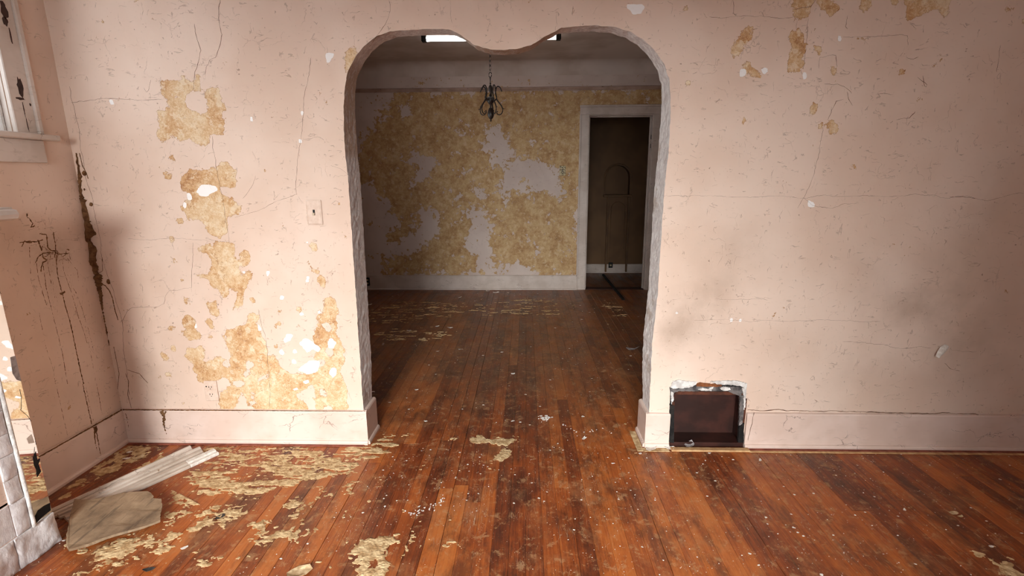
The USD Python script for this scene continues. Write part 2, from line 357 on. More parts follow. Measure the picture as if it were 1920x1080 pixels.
M['plate'] = plain('painted_over_plate', srgb(224, 200, 184), srgb(216, 190, 172), 40, .5, .25, 50, .4)
M['plate_far'] = plain('grimy_cream_plate', srgb(206, 190, 150), srgb(120, 104, 80), 60, .5, .25, 50, .4)
M['toggle'] = plain('ivory_toggle', srgb(214, 200, 176), srgb(190, 176, 150), 60, .4, .1, 50, .5)
M['crinkle'] = None
def crinkle():
    g = G(); p = g.pos()
    st = g.noise(g.warp(g.mp(p, (20, 26, 9), rot=(.7, 0, 0)), 2, .4), 2.0, 8, .68)
    col = g.mix(g.ss(st, .38, .62), srgb(232, 228, 228), srgb(204, 196, 196))
    h = g.add(g.mul(st, .8), g.noise(p, 22, 6, .6))
    return g.done('crinkled_white_tile_paint', g.bsdf(base_color=col, roughness=.5, specular_ior_level=.4, normal=g.bump(h, .55, .006)))
M['crinkle'] = crinkle()
def mirror_mat():
    g = G(); p = g.pos(); n = g.noise(p, 40, 6, .65)
    gl = g.n('glossy_bsdf', 'BSDF', color=(.80, .80, .78), roughness=.02)
    df = g.bsdf(base_color=srgb(60, 54, 50), roughness=.4)
    f = g.ss(n, .70, .74)
    return g.done('old_mirror_silver', g.n('mix_closure', 'closure', fac=f, closure1=gl, closure2=df))
M['mirror'] = mirror_mat()
def board_mat():
    g = G(); p = g.pos()
    n = g.noise(p, 9, 7, .65); col = g.ramp(n, [(.3, srgb(112, 92, 74)), (.5, srgb(150, 126, 102)), (.7, srgb(176, 150, 122))])
    st = g.ss(g.noise(g.mp(p, (34, 5, 5), rot=(0, 0, .25)), 1, 4, .6), .56, .66); col = g.mix(g.mul(st, .6), col, srgb(96, 82, 70))
    st = g.ss(g.noise(g.mp(p, (4, 30, 5), rot=(0, 0, .25)), 1, 4, .6), .60, .66); col = g.mix(g.mul(st, .5), col, srgb(110, 84, 62))
    return g.done('weathered_fibreboard', g.bsdf(base_color=col, roughness=.9, specular_ior_level=.1, normal=g.bump(n, .6, .005)))
M['board'] = board_mat()
def pane_mat():
    g = G()
    t = g.n('transparent_bsdf', 'BSDF', color=(.92, .95, .95)); gl = g.n('glossy_bsdf', 'BSDF', color=(1, 1, 1), roughness=.03)
    return g.done('window_glass', g.n('mix_closure', 'closure', fac=g.n('fresnel', 'fac', IOR=1.45), closure1=t, closure2=gl))
M['pane'] = pane_mat()
def milky_pane():
    g = G(); p = g.pos(); col = g.mix(g.ss(g.noise(p, 6, 6, .6), .4, .7), (.97, .97, .98), (.82, .83, .84))
    t = g.n('translucent_bsdf', 'BSDF', color=col); gl = g.n('glossy_bsdf', 'BSDF', color=(1, 1, 1), roughness=.12)
    return g.done('clouded_window_glass', g.n('mix_closure', 'closure', fac=g.n('fresnel', 'fac', IOR=1.4), closure1=t, closure2=gl))
M['milky_pane'] = milky_pane()
def glow():
    g = G(); return g.done('lit_tube', g.n('emission', 'emission', color=(1.0, .97, .95), strength=26.0))
M['tube'] = glow()

# ------------------------------------------------------------------ the arch wall
rng = np.random.default_rng(7)
arch_px = [(682.5, 790), (681.7, 767), (673, 640), (666.7, 540), (660, 440), (652.5, 330), (647, 280), (645, 240), (644.5, 200), (646.5, 165), (653, 135), (668, 103), (685, 85), (706, 68), (733, 59), (764, 56), (800, 55), (840, 55), (857, 61), (871, 71), (888, 83), (905, 90), (922, 93), (947, 93.5), (974, 91), (995, 85), (1012, 75), (1029, 65), (1053, 52), (1080, 50), (1115, 48), (1150, 50), (1177, 58), (1204, 73), (1225, 92), (1245, 120), (1254, 147), (1257, 178), (1257, 220), (1254.5, 275), (1249, 320), (1245, 360), (1238, 475), (1233, 554), (1223, 640), (1217, 768), (1216, 790)]
arch = np.array([W(*p) for p in arch_px])
arch[0] = (arch[1, 0], -0.02); arch[-1] = (arch[-2, 0], -0.02)
# roughen the plaster edge
ar = np.array(shapely.segmentize(shapely.LineString(arch), .007).coords)
jit = (meshkit.fbm(np.c_[ar * 40, np.zeros(len(ar))], 4, 3) - .5) * .007
nn = np.gradient(ar, axis=0); nn = np.c_[-nn[:, 1], nn[:, 0]]; nn /= np.linalg.norm(nn, axis=1, keepdims=True)
ar_j = ar + nn * jit[:, None] * np.where(ar[:, 1:] < .25, .3, 1)
RX, CZ = 3.3, 2.66
vent_px = [(1256, 738), (1257, 724), (1268, 719), (1285, 722), (1300, 718), (1330, 720), (1352, 716), (1380, 719), (1394, 722), (1396, 760), (1393, 800), (1391, 834), (1254, 834), (1255, 790)]
VENT = Polygon([W(*p) for p in vent_px])
arch_poly = Polygon(np.vstack([ar_j, [[ar_j[-1, 0], -.5], [ar_j[0, 0], -.5]]]))
wall_poly = sbox(LX, 0, RX, CZ).difference(arch_poly).difference(VENT)

# hand-traced wear: bare ochre patches, white chips (photo pixels -> wall metres)
def c4(pts): return crop(pts, 240, 120, 3)
def c5(pts): return crop(pts, 240, 440, 3)
def c6(pts): return crop(pts, 1240, 0, 2.7)
def c7(pts): return crop(pts, 1200, 360, 2.571)
BARE = [c4([(195,95),(235,88),(270,100),(320,82),(350,95),(365,120),(375,110),(385,60),(415,65),(400,120),(425,150),(450,142),(515,140),(525,165),(550,215),(552,260),(535,280),(545,330),(550,385),(500,395),(460,395),(465,440),(450,470),(405,465),(365,440),(330,430),(290,445),(270,400),(240,400),(205,440),(160,415),(155,375),(175,355),(150,300),(165,260),(160,235),(185,262),(225,250),(225,215),(195,190),(185,150)]),
 c4([(545,540),(575,560),(605,575),(612,680),(575,712),(540,690),(510,660),(500,600),(520,565)]),
 c4([(290,665),(300,640),(350,590),(390,600),(430,600),(480,585),(505,620),(515,690),(525,730),(600,770),(640,830),(575,855),(545,830),(555,890),(560,950),(500,975),(450,950),(445,900),(400,880),(350,870),(305,830),(300,800),(340,760),(330,720),(295,715)]),
 c4([(205,620),(245,622),(245,645),(205,645)]), c4([(275,870),(315,872),(312,900),(278,900)]), c4([(1010,1000),(1060,1010),(1078,1050),(1040,1050)]),
 c5([(375,70),(440,50),(520,42),(600,42),(605,80),(590,130),(600,180),(630,190),(640,110),(660,85),(690,110),(685,150),(640,190),(680,230),(690,260),(660,300),(640,360),(640,410),(600,400),(620,330),(590,300),(560,350),(530,350),(520,300),(460,290),(450,260),(390,240),(375,200),(380,130)]),
 c5([(275,235),(315,240),(330,280),(300,275)]), c5([(312,345),(345,345),(352,400),(315,398)]), c5([(445,385),(500,380),(520,455),(480,455),(450,420)]),
 c5([(300,480),(340,435),(370,470),(385,530),(410,570),(400,600),(350,590),(325,580),(345,530),(310,510)]), c5([(400,470),(470,470),(490,540),(440,500)]), c5([(450,560),(480,562),(478,590),(455,590)]),
 c5([(650,470),(700,430),(745,460),(730,500),(755,550),(780,640),(785,720),(770,790),(715,820),(700,900),(690,980),(515,985),(520,890),(580,850),(560,800),(520,815),(440,820),(385,825),(360,770),(380,740),(310,690),(330,640),(420,625),(440,660),(420,740),(500,680),(560,700),(600,680),(560,640),(550,540),(600,520),(640,500),(690,500)]),
 c5([(800,680),(850,690),(850,740),(900,770),(960,780),(1040,780),(1080,740),(1040,680),(1050,560),(1080,490),(1100,380),(1100,350),(1160,350),(1180,400),(1170,480),(1180,560),(1215,640),(1215,720),(1180,780),(1225,850),(1245,985),(700,985),(720,830),(790,800)]),
 c5([(990,140),(1025,145),(1025,165),(992,162)]), c5([(1000,190),(1050,170),(1110,250),(1110,300),(1075,290),(1060,230)]), c5([(940,395),(970,395),(990,450),(945,430)]), c5([(955,500),(985,505),(980,528),(955,525)]),
 c5([(145,530),(165,540),(170,570),(150,565)]), c5([(180,660),(215,665),(240,690),(220,715),(190,690)]), c5([(160,790),(190,790),(195,815),(165,810)]),
 c6([(430,130),(480,115),(485,160),(455,210),(420,220),(415,260),(380,280),(340,250),(345,230),(390,205),(385,170),(420,155)]), c6([(645,150),(705,150),(710,215),(725,230),(715,300),(725,350),(680,360),(635,370),(630,350),(650,290),(665,230),(650,200)]),
 c6([(760,215),(820,245),(800,275),(765,245)]), c6([(410,330),(440,320),(465,350),(515,385),(505,410),(470,390),(440,375)]), c6([(280,-20),(335,45),(310,40),(285,10)]), c6([(425,-20),(455,50),(440,60),(425,30)]),
 c6([(660,-60),(790,-60),(745,80),(700,85),(655,80),(680,40)]), c6([(790,-50),(880,20),(920,45),(870,60),(850,85),(830,50),(790,45)]), c6([(1000,-30),(1070,-30),(1068,30),(1040,48),(1010,35)]), c6([(1140,-60),(1205,-60),(1195,50),(1165,40)]),
 c6([(1225,-80),(1500,-80),(1450,85),(1415,85),(1400,50),(1350,40),(1310,75),(1240,115),(1215,100),(1230,60)]), c6([(1745,35),(1780,40),(1780,62),(1748,58)]), c6([(1815,100),(1850,80),(1850,150)]),
 c6([(970,190),(1050,190),(1020,230)]), c6([(1185,195),(1230,190),(1200,215)]), c6([(762,500),(795,530),(785,570),(748,580),(755,540)]), c6([(835,630),(880,605),(910,660),(895,680),(850,680),(840,650)]), c6([(1285,488),(1318,490),(1322,515),(1290,512)]), c6([(1190,350),(1225,350),(1220,385)]),
 c6([(410,590),(440,600),(410,640)]), c6([(420,862),(452,850),(440,885)]), c6([(350,965),(385,962),(380,985)]), [(650, 95), (668, 88), (660, 125), (649, 140)]]
_rb = np.random.default_rng(23)
for cx_, cy_, sx_, sy_, n_ in ((390, 380, 55, 50, 9), (400, 520, 60, 60, 12), (390, 640, 70, 60, 18), (470, 690, 60, 60, 12), (590, 620, 40, 90, 16), (600, 700, 50, 50, 12), (360, 220, 60, 40, 6), (1500, 60, 130, 60, 14), (1560, 200, 90, 60, 8)):
    for _ in range(n_):
        a_, b_, r_ = _rb.normal(cx_, sx_), _rb.normal(cy_, sy_), _rb.uniform(2.5, 8); an_ = np.linspace(0, 2 * PI, 8, endpoint=False)
        if not (a_ > 630 and a_ < 1260): BARE.append([(a_ + r_ * _rb.uniform(.4, 1.3) * math.cos(t), b_ + r_ * _rb.uniform(.4, 1.3) * math.sin(t)) for t in an_])
KEEP = [[(_x + 9 * math.cos(t), _y + 7 * math.sin(t)) for t in np.linspace(0, 2 * PI, 7, endpoint=False)] for _x, _y in _rb.normal((430, 690), (60, 60), (9, 2))] + [[(_x + 8 * math.cos(t), _y + 10 * math.sin(t)) for t in np.linspace(0, 2 * PI, 7, endpoint=False)] for _x, _y in _rb.normal((590, 700), (30, 50), (9, 2))] + [c4([(325,200),(340,165),(365,145),(395,148),(425,165),(440,210),(440,260),(415,280),(385,270),(345,255),(328,230)]), c5([(420,100),(460,120),(475,180),(430,230),(400,200),(390,140)]), c5([(940,890),(1000,870),(1040,840),(1050,900),(1000,940),(960,935)]),
 c5([(630,935),(640,910),(665,920),(665,960),(690,985),(600,985)]), c5([(590,830),(640,815),(680,830),(640,850),(620,860)]), c5([(1090,500),(1140,490),(1150,550),(1110,560)]), c5([(415,835),(520,830),(515,935),(430,935)])]
WHITE = [c4([(390,700),(420,680),(500,688),(508,710),(440,745),(410,745),(380,720)]), c4([(330,727),(350,725),(365,750),(355,770),(335,760)]), c4([(300,795),(325,775),(335,800),(325,815)]), c4([(262,405),(278,400),(280,430),(268,430)]), c4([(308,165),(318,165),(318,190),(310,190)]),
 c4([(685,293),(700,300),(707,330),(690,328)]), c4([(845,415),(875,418),(872,434)]), c4([(960,415),(982,430),(972,452),(960,440)]), c4([(728,622),(742,625),(752,645),(738,642)]), c4([(975,260),(992,260),(980,308),(970,300)]), c4([(1000,995),(1015,992),(1015,1010),(1000,1012)]),
 c5([(875,600),(890,560),(930,560),(920,590),(885,612)]), c5([(845,655),(870,645),(885,670),(865,680)]), c5([(960,610),(1000,580),(1050,610),(1085,640),(1070,660),(1035,640),(1010,670),(990,640)]), c5([(1120,600),(1140,580),(1170,605),(1160,640),(1125,640)]), c5([(1130,770),(1150,745),(1180,760),(1160,810),(1135,790)]),
 c5([(950,765),(990,730),(1030,705),(1080,715),(1070,770),(1010,785),(985,770)]), c5([(980,825),(1015,810),(1025,830),(1000,845)]), c5([(920,870),(955,855),(960,870),(930,880)]), c5([(915,710),(935,695),(950,725),(930,730)]), c5([(925,650),(940,640),(955,665),(935,672)]), c5([(778,200),(800,200),(790,245),(778,235)]), c5([(855,337),(877,343),(872,368),(858,368)]), c5([(1003,238),(1027,238),(1010,278),(998,265)]), c5([(643,198),(662,200),(660,222),(645,220)]), c5([(735,252),(755,254),(752,264)]),
 c5([(965,435),(990,435),(988,458),(968,455)]), c5([(1065,432),(1088,432),(1085,445),(1068,445)]), c5([(375,500),(390,500),(388,532),(378,532)]), c5([(725,480),(738,500),(755,552),(735,540)]), c5([(1065,458),(1082,458),(1080,472),(1066,470)]),
 c6([(393,352),(425,355),(425,385),(400,390)]), c6([(505,348),(535,340),(540,362),(525,380),(510,372)]), c6([(708,365),(740,362),(738,395),(722,410)]), c6([(888,185),(917,178),(908,217),(895,205)]), c6([(738,1008),(792,1045),(745,1047)]),
 [(1173, 9), (1188, 7), (1211, 10), (1204, 24), (1187, 28)], [(609, 100), (629, 99), (622, 112), (614, 121)], [(204, 187), (212, 188), (215, 198), (208, 196)], c7([(163,576),(187,576),(187,588),(165,588)]), c7([(430,605),(448,605),(446,626),(432,624)]), c7([(475,605),(492,606),(490,625),(477,624)])]
DARK_BLOBS = [(1290, 596, 70, 50, .8), (1255, 640, 40, 40, .6), (1335, 545, 50, 45, .5), (1375, 475, 70, 50, .5), (1690, 575, 70, 42, .8), (1770, 560, 60, 60, .6), (1660, 690, 90, 50, .35), (1560, 700, 90, 50, .2), (1795, 690, 70, 60, .4), (1830, 620, 60, 60, .5), (1620, 500, 80, 60, .25), (1800, 440, 70, 80, .35), (1480, 640, 60, 30, .25), (275, 700, 45, 40, .55), (232, 640, 25, 90, .15), (160, 430, 26, 60, .8), (180, 520, 24, 40, .8), (205, 620, 14, 80, .3), (300, 740, 40, 20, .4), (170, 470, 30, 130, .25), (1860, 380, 40, 120, .35), (240, 580, 60, 60, .12)]  # darker brown blobs above the vent and at right; stain beside the mud
def wear_fields(bounds, conv, bare, keep, white, dark_blobs, step=.005, s_b=2.2, s_w=1.0):
    x0, z0, x1, z1 = bounds
    xs, zs = np.arange(x0, x1 + step, step), np.arange(z0, z1 + step, step)
    X, Z = np.meshgrid(xs, zs)
    def mask(polys, sig):
        out = np.zeros(X.shape)
        for p in polys:
            P = Polygon([conv(*q) for q in p]).buffer(0)
            a, b, c, d = P.bounds
            i0, i1 = max(0, int((b - z0) / step) - 1), int((d - z0) / step) + 2; j0, j1 = max(0, int((a - x0) / step) - 1), int((c - x0) / step) + 2
            if i1 <= i0 or j1 <= j0: continue
            sx, sz = X[i0:i1, j0:j1], Z[i0:i1, j0:j1]
            if sx.size: out[i0:i1, j0:j1] = np.maximum(out[i0:i1, j0:j1], shapely.contains_xy(P, sx.ravel(), sz.ravel()).reshape(sx.shape))
        return out
    B = mask(bare, 0) * (1 - mask(keep, 0)); B = gaussian_filter(B, s_b); Wm = gaussian_filter(mask(white, 0), s_w)
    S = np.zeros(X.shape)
    for (a, b, rx, ry, am) in dark_blobs:
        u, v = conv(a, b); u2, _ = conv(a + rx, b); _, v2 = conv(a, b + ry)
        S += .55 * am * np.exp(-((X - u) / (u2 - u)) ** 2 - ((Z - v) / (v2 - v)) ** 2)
    F = np.stack([B, Wm, np.clip(S, 0, 1)], -1)
    def sample(p):
        i = np.clip(((p[:, 1] - z0) / step + .5).astype(int), 0, F.shape[0] - 1); j = np.clip(((p[:, 0] - x0) / step + .5).astype(int), 0, F.shape[1] - 1)
        return F[i, j]
    return sample

P2, T2 = grid_poly(wall_poly, .008)
samp = wear_fields((LX, 0, RX, CZ), W, BARE, KEEP, WHITE, DARK_BLOBS)
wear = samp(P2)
def undulate(q): return (meshkit.fbm(np.c_[q * 1.4, np.zeros(len(q))], 3, 11) - .5) * .006 + (meshkit.fbm(np.c_[q * 11, np.zeros(len(q))], 3, 5) - .5) * .0022
und = undulate(P2)
wall_back = thing('wall_back', kind='structure')
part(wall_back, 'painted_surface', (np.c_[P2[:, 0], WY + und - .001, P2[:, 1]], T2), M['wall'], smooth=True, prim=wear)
# arch reveal: rough plaster thickness of the wall
ns = 22; L = len(ar_j)
ts = np.linspace(0, 1, ns); v = []
for k, t in enumerate(ts):
    q = np.c_[ar_j[:, 0], np.full(L, WY - .002 + t * (WT + .002)), ar_j[:, 1]]
    d = (meshkit.fbm(q * np.array([90, 60, 42]), 4, 21) - .5) * .007 * math.sin(PI * min(max(t, 0.02), .98)) ** .4
    if 0 < k: q[:, [0, 2]] += nn * d[:, None] * np.where(ar_j[:, 1:] < .22, .2, 1)
    q[:, [0, 2]] += nn * (t * (np.clip((ar_j[:, 1:] - 1.55) / .4, 0, 1) * .024 - .010 * np.clip((ar_j[:, 1:] - .2) / .2, 0, 1)))
    if k == 0: q[:, 1] = WY - .002
    ring_back = q
    v.append(q)
v = np.vstack(v); F = []
for k in range(ns - 1):
    a = np.arange(L - 1) + k * L; F.append(np.c_[a, a + 1, a + L + 1]); F.append(np.c_[a, a + L + 1, a + L])
rm = trimesh.Trimesh(v, np.vstack(F), process=False)
back = trimesh.creation.triangulate_polygon(sbox(LX, 0, RX, CZ).difference(Polygon(np.vstack([ring_back[:, [0, 2]], [[ar_j[-1, 0], -.5], [ar_j[0, 0], -.5]]])).buffer(0)), engine='earcut')
part(wall_back, 'rear_surface', (np.c_[back[0][:, 0], np.full(len(back[0]), WY + WT), back[0][:, 1]], back[1][:, ::-1]), M['inner_plaster'])
part(wall_back, 'arch_reveal', rm, M['reveal'], smooth=50, label='rough grey plaster edge of the arch')

# hairline and open cracks in the wall
def ribbon(pts, width, conv, y, jitter=.0025, seed=0):
    p = np.array([conv(*q) for q in pts]); p = np.array(shapely.segmentize(shapely.LineString(p), .012).coords)
    r = np.random.default_rng(seed)
    t = np.gradient(p, axis=0); t /= np.linalg.norm(t, axis=1, keepdims=True) + 1e-9; n = np.c_[-t[:, 1], t[:, 0]]
    q = np.c_[p * 11, np.full(len(p), seed * 1.7)]; dd = np.minimum(np.arange(len(p)), np.arange(len(p))[::-1])[:, None]
    p = p + n * (r.random((len(p), 1)) - .5) * jitter + n * ((meshkit.fbm(q, 4, seed) - .5) * .030)[:, None] * np.clip(dd / 4, 0, 1)
    w = width * (.12 + 1.7 * np.clip(meshkit.fbm(np.c_[p * 40, np.full(len(p), seed)], 3, seed)[:, None] - .22, 0, 1)); w[0] = w[-1] = width * .1
    return p - n * w / 2, p + n * w / 2
def crack_mesh(pts, width, seed):
    a, b = ribbon(pts, width * .62, W, WY, seed=seed); n = len(a)
    ya, yb_ = WY - .001 + undulate(a), WY - .001 + undulate(b)
    v = np.vstack([np.c_[a[:, 0], ya - .0007, a[:, 1]], np.c_[b[:, 0], yb_ - .0007, b[:, 1]], np.c_[a[:, 0], ya + .001, a[:, 1]], np.c_[b[:, 0], yb_ + .001, b[:, 1]]])
    i = np.arange(n - 1); F = []
    for s, t in ((0, n), (2 * n, 0), (n, 3 * n)):
        F += [np.c_[i + s, i + s + 1, i + t + 1], np.c_[i + s, i + t + 1, i + t]]
    return trimesh.Trimesh(v, np.vstack(F), process=False)
CR = [([(134,193),(148,188),(170,187),(200,187),(240,186),(280,185),(305,186)], .0028), ([(416,-10),(412,20),(414,45),(419,65),(414,85),(404,108),(394,112),(388,127),(384,140)], .003), ([(365,45),(370,75),(377,95),(371,120),(365,135),(363,168)], .003),
 ([(131,162),(139,195),(147,240),(152,280),(160,320),(170,360),(177,403),(190,477),(200,517),(213,553),(227,590)], .0018), ([(583,108),(578,150),(568,200),(566,235),(562,262),(560,300),(555,340),(558,365),(520,380),(480,395),(440,408)], .0022), ([(398,255),(405,310),(415,360),(424,410),(430,455)], .0022), ([(240,447),(300,448),(360,450),(430,452)], .0018),
 ([(362,455),(363,500),(360,540),(320,545),(312,555),(308,570),(295,576),(250,578),(240,585),(227,605)], .0020), ([(485,580),(500,640),(503,690),(505,720),(506,765)], .0022), ([(227,590),(232,640),(237,690),(243,740)], .0025), ([(1240,367),(1340,368),(1440,369),(1502,370),(1600,369),(1700,368),(1780,368),(1815,370),(1855,375),(1900,366),(1925,362)], .002), ([(1780,369),(1800,370),(1818,372),(1830,372)], .006),
 ([(1543,240),(1535,290),(1525,330),(1506,370),(1495,390)], .002), ([(1580,70),(1640,69),(1700,68),(1702,85)], .0025), ([(1330,32),(1420,32),(1500,31)], .002), ([(1515,35),(1513,80),(1506,130)], .002), ([(1505,370),(1525,385),(1560,390),(1580,383),(1610,380)], .0025), ([(1300,600),(1480,601),(1560,600),(1650,602)], .0014),
 ([(1552,225),(1558,205),(1568,190),(1582,186)], .004), ([(1588,172),(1592,185),(1598,198)], .003), ([(1535,128),(1538,108),(1565,106),(1570,125)], .003), ([(1545,158),(1570,157),(1590,165),(1597,175)], .003), ([(1680,225),(1690,222),(1705,222),(1712,215),(1716,209)], .004), ([(1720,145),(1730,155),(1738,165),(1730,142)], .003), ([(1642,177),(1658,174),(1675,178)], .003), ([(1700,108),(1712,110),(1722,106)], .004), ([(1876,85),(1872,110),(1868,135)], .003),
 ([(844,0),(845,20),(848,45)], .002), ([(1043,20),(1045,48)], .0018), ([(730,0),(733,20),(725,45),(710,65),(690,90)], .002), ([(1580,640),(1620,642),(1700,652),(1745,652)], .0018), ([(1780,655),(1830,660)], .0018), ([(1770,680),(1782,690),(1800,696)], .004), ([(620,310),(640,320),(656,330)], .0014), ([(480,330),(470,350),(455,372)], .0014), ([(1488,18),(1520,12),(1530,0)], .003), ([(1375,0),(1375,25),(1380,30)], .003),
 ([(1588,30),(1584,50),(1588,55)], .003), ([(1502,130),(1504,140)], .003), ([(1340,560),(1440,562)], .0012), ([(270,165),(275,172),(283,150)], .0012)]
for i, (pts, w) in enumerate(CR):
    part(wall_back, 'crack', crack_mesh(pts, w, i), M['crack'])

# ------------------------------------------------------------------ other walls of the two rooms
def wall_sheet(name, poly, place, mat, kind='structure', step=None, wearf=None):
    w = thing(name, kind=kind)
    if step:
        P, T = grid_poly(poly, step); pr = wearf(P) if wearf else np.zeros((len(P), 3))
    else:
        P, T = trimesh.creation.triangulate_polygon(poly, engine='earcut'); pr = np.zeros((len(P), 3))
    part(w, 'painted_surface', (place(P), T), mat, prim=pr)
    return w
WINX = 2.065   # left window opening: y 1.25..2.065, z 1.548..2.45
yL0, yL1, zL0, zL1 = 1.15, WINX, 1.54, 2.45
lw_poly = sbox(RY, 0, WY + .02, CZ).difference(sbox(yL0, zL0, yL1, zL1))
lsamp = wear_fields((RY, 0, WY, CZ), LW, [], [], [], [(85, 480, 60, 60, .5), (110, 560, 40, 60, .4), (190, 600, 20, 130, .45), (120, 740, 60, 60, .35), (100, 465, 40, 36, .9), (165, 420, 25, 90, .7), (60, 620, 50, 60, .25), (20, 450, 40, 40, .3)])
wall_left = wall_sheet('wall_left', lw_poly, lambda P: np.c_[np.full(len(P), LX), P], M['wall'], step=.02, wearf=lsamp)
part(wall_left, 'window_reveal', join(bx(LX - .16, LX - .001, yL1, yL1 + .02, zL0, zL1), bx(LX - .16, LX - .001, yL0 - .02, yL0, zL0, zL1), bx(LX - .16, LX - .001, yL0, yL1, zL1, zL1 + .02), bx(LX - .16, LX - .001, yL0, yL1, zL0 - .02, zL0)), M['white_trim'])
IX0, IX1, IZ = -2.07, 2.3, 2.65
yb = WY + WT
wall_sheet('wall_right', sbox(RY, 0, WY, CZ), lambda P: np.c_[np.full(len(P), RX), P], M['wall'])
fw_poly = sbox(LX, 0, RX, CZ).difference(sbox(-1.5, .5, .6, 1.9))
wall_sheet('wall_front', fw_poly, lambda P: np.c_[P[:, 0], np.full(len(P), RY), P[:, 1]], M['wall'])
wfr = thing('window_front', kind='structure')
part(wfr, 'window_frame', join(bx(-1.58, -1.5, RY - .04, RY + .03, .42, 1.98), bx(.6, .68, RY - .04, RY + .03, .42, 1.98), bx(-1.58, .68, RY - .04, RY + .03, 1.9, 1.98), bx(-1.58, .68, RY - .04, RY + .05, .42, .5)), M['white_trim'])
part(wfr, 'pane', bx(-1.5, .6, RY - .02, RY - .014, .5, 1.9), M['pane'])
wall_sheet('wall_left_inner', sbox(yb, 0, FY, IZ).difference(sbox(3.1, .9, 4.5, 2.0)), lambda P: np.c_[np.full(len(P), IX0), P], M['inner_plaster'])
wall_sheet('wall_right_inner', sbox(yb, 0, FY, IZ), lambda P: np.c_[np.full(len(P), IX1), P], M['inner_plaster'])

w2 = thing('window_2', kind='structure')  # added window out of view, put in to brighten the inner room
part(w2, 'window_frame', join(bx(IX0 - .06, IX0 + .02, 3.02, 3.1, .82, 2.08), bx(IX0 - .06, IX0 + .02, 4.5, 4.58, .82, 2.08), bx(IX0 - .06, IX0 + .02, 3.1, 4.5, 2.0, 2.08), bx(IX0 - .06, IX0 + .04, 3.1, 4.5, .82, .9)), M['far_trim'])
part(w2, 'pane', bx(IX0 - .045, IX0 - .04, 3.1, 4.5, .9, 2.0), M['pane'])
# far wall with its doorway; almost all its paint has come off
DX0, DX1, DZ = .736, 1.461, 2.065
def c8(pts): return crop(pts, 660, 160, 2.7)
def FW(px, py): return W(px, py, FY)
far_bare = [c8([(200,60),(160,150),(95,230),(50,270),(30,330),(30,480),(150,530),(150,560),(190,570),(180,640),(250,650),(270,700),(180,735),(165,790),(235,790),(250,860),(170,860),(150,960),(1180,960),(1700,960),(1700,20),(230,30)])]
far_keep = [c8(q) for q in ([(665,250),(690,225),(705,195),(740,195),(745,225),(780,300),(830,310),(800,370),(880,365),(920,390),(1050,400),(1040,480),(1080,520),(1060,560),(1000,565),(920,530),(850,530),(800,530),(720,500),(760,470),(770,420),(720,390),(700,350),(655,310)], [(570,420),(600,405),(635,440),(580,460)], [(610,520),(660,500),(700,560),(650,585),(612,550)], [(585,640),(640,620),(705,650),(720,740),(690,790),(720,870),(700,930),(560,955),(640,890),(590,850),(580,800),(600,740)], [(300,320),(340,325),(350,380),(300,400)], [(360,370),(440,370),(405,420),(405,480),(370,470),(340,490),(280,490),(330,430)], [(330,640),(440,640),(440,760),(400,790),(350,820),(320,860),(250,850),(245,780),(330,740)], [(425,880),(460,870),(470,920),(430,930),(410,955),(460,955),(480,930)], [(720,940),(800,900),(900,920),(910,960),(720,960)], [(765,560),(790,570),(830,600),(790,612)], [(880,765),(905,762),(912,800),(887,806)], [(535,190),(610,188),(600,215),(550,225)], [(905,280),(955,283),(945,328),(915,312)], [(230,100),(300,100),(300,170),(240,150)], [(250,690),(290,700),(280,730)], [(490,440),(560,425),(560,440),(500,455)], [(475,640),(495,640),(495,690),(478,690)], [(270,380),(310,390),(320,410),(280,410)], [(230,345),(252,345),(250,365),(232,365)], [(870,480),(890,475),(895,510),(870,510)], [(800,740),(830,735),(835,755),(805,755)], [(920,650),(945,650),(935,670)], [(810,665),(830,662),(828,690),(812,685)], [(1130,640),(1180,600),(1180,800),(1140,780)], [(1110,520),(1150,510),(1150,550)], [(520,550),(560,560),(570,600),(530,590)])]
far_keep[0] = [q for q in far_keep[0]]
far_poly = sbox(IX0, 0, IX1, IZ).difference(sbox(DX0, -1, DX1, DZ))
fsamp = wear_fields((IX0, 0, IX1, IZ), FW, far_bare, far_keep, [], [(690, 450, 15, 90, .4)], step=.01, s_b=5.0)
wall_far = wall_sheet('wall_far', far_poly, lambda P: np.c_[P[:, 0], np.full(len(P), FY), P[:, 1]], M['wall_far'], step=.02, wearf=lambda P: fsamp(P) * np.where(P[:, 1:] > 2.36, 0, 1))

# ceilings
c_near = thing('ceiling', kind='structure')
part(c_near, 'plaster_surface', bx(LX - .1, RX + .1, RY - .1, WY, CZ, CZ + .05), M['ceiling'])
c_in = thing('ceiling', kind='structure')
prof = [(yb, IZ + .05), (yb, IZ)] + [(FY - .14 + .14 * math.sin(a), IZ - .14 + .14 * math.cos(a)) for a in np.linspace(0, PI / 2, 9)] + [(FY + .05, IZ - .14), (FY + .05, IZ + .05)]
vv = np.array([(IX0 - .1, y, z) for y, z in prof] + [(IX1 + .1, y, z) for y, z in prof]); n = len(prof)
F = []
for i in range(n):
    j = (i + 1) % n; F += [[i, j, j + n], [i, j + n, i + n]]
part(c_in, 'plaster_surface', (vv, np.array(F)), M['ceiling'], smooth=40)

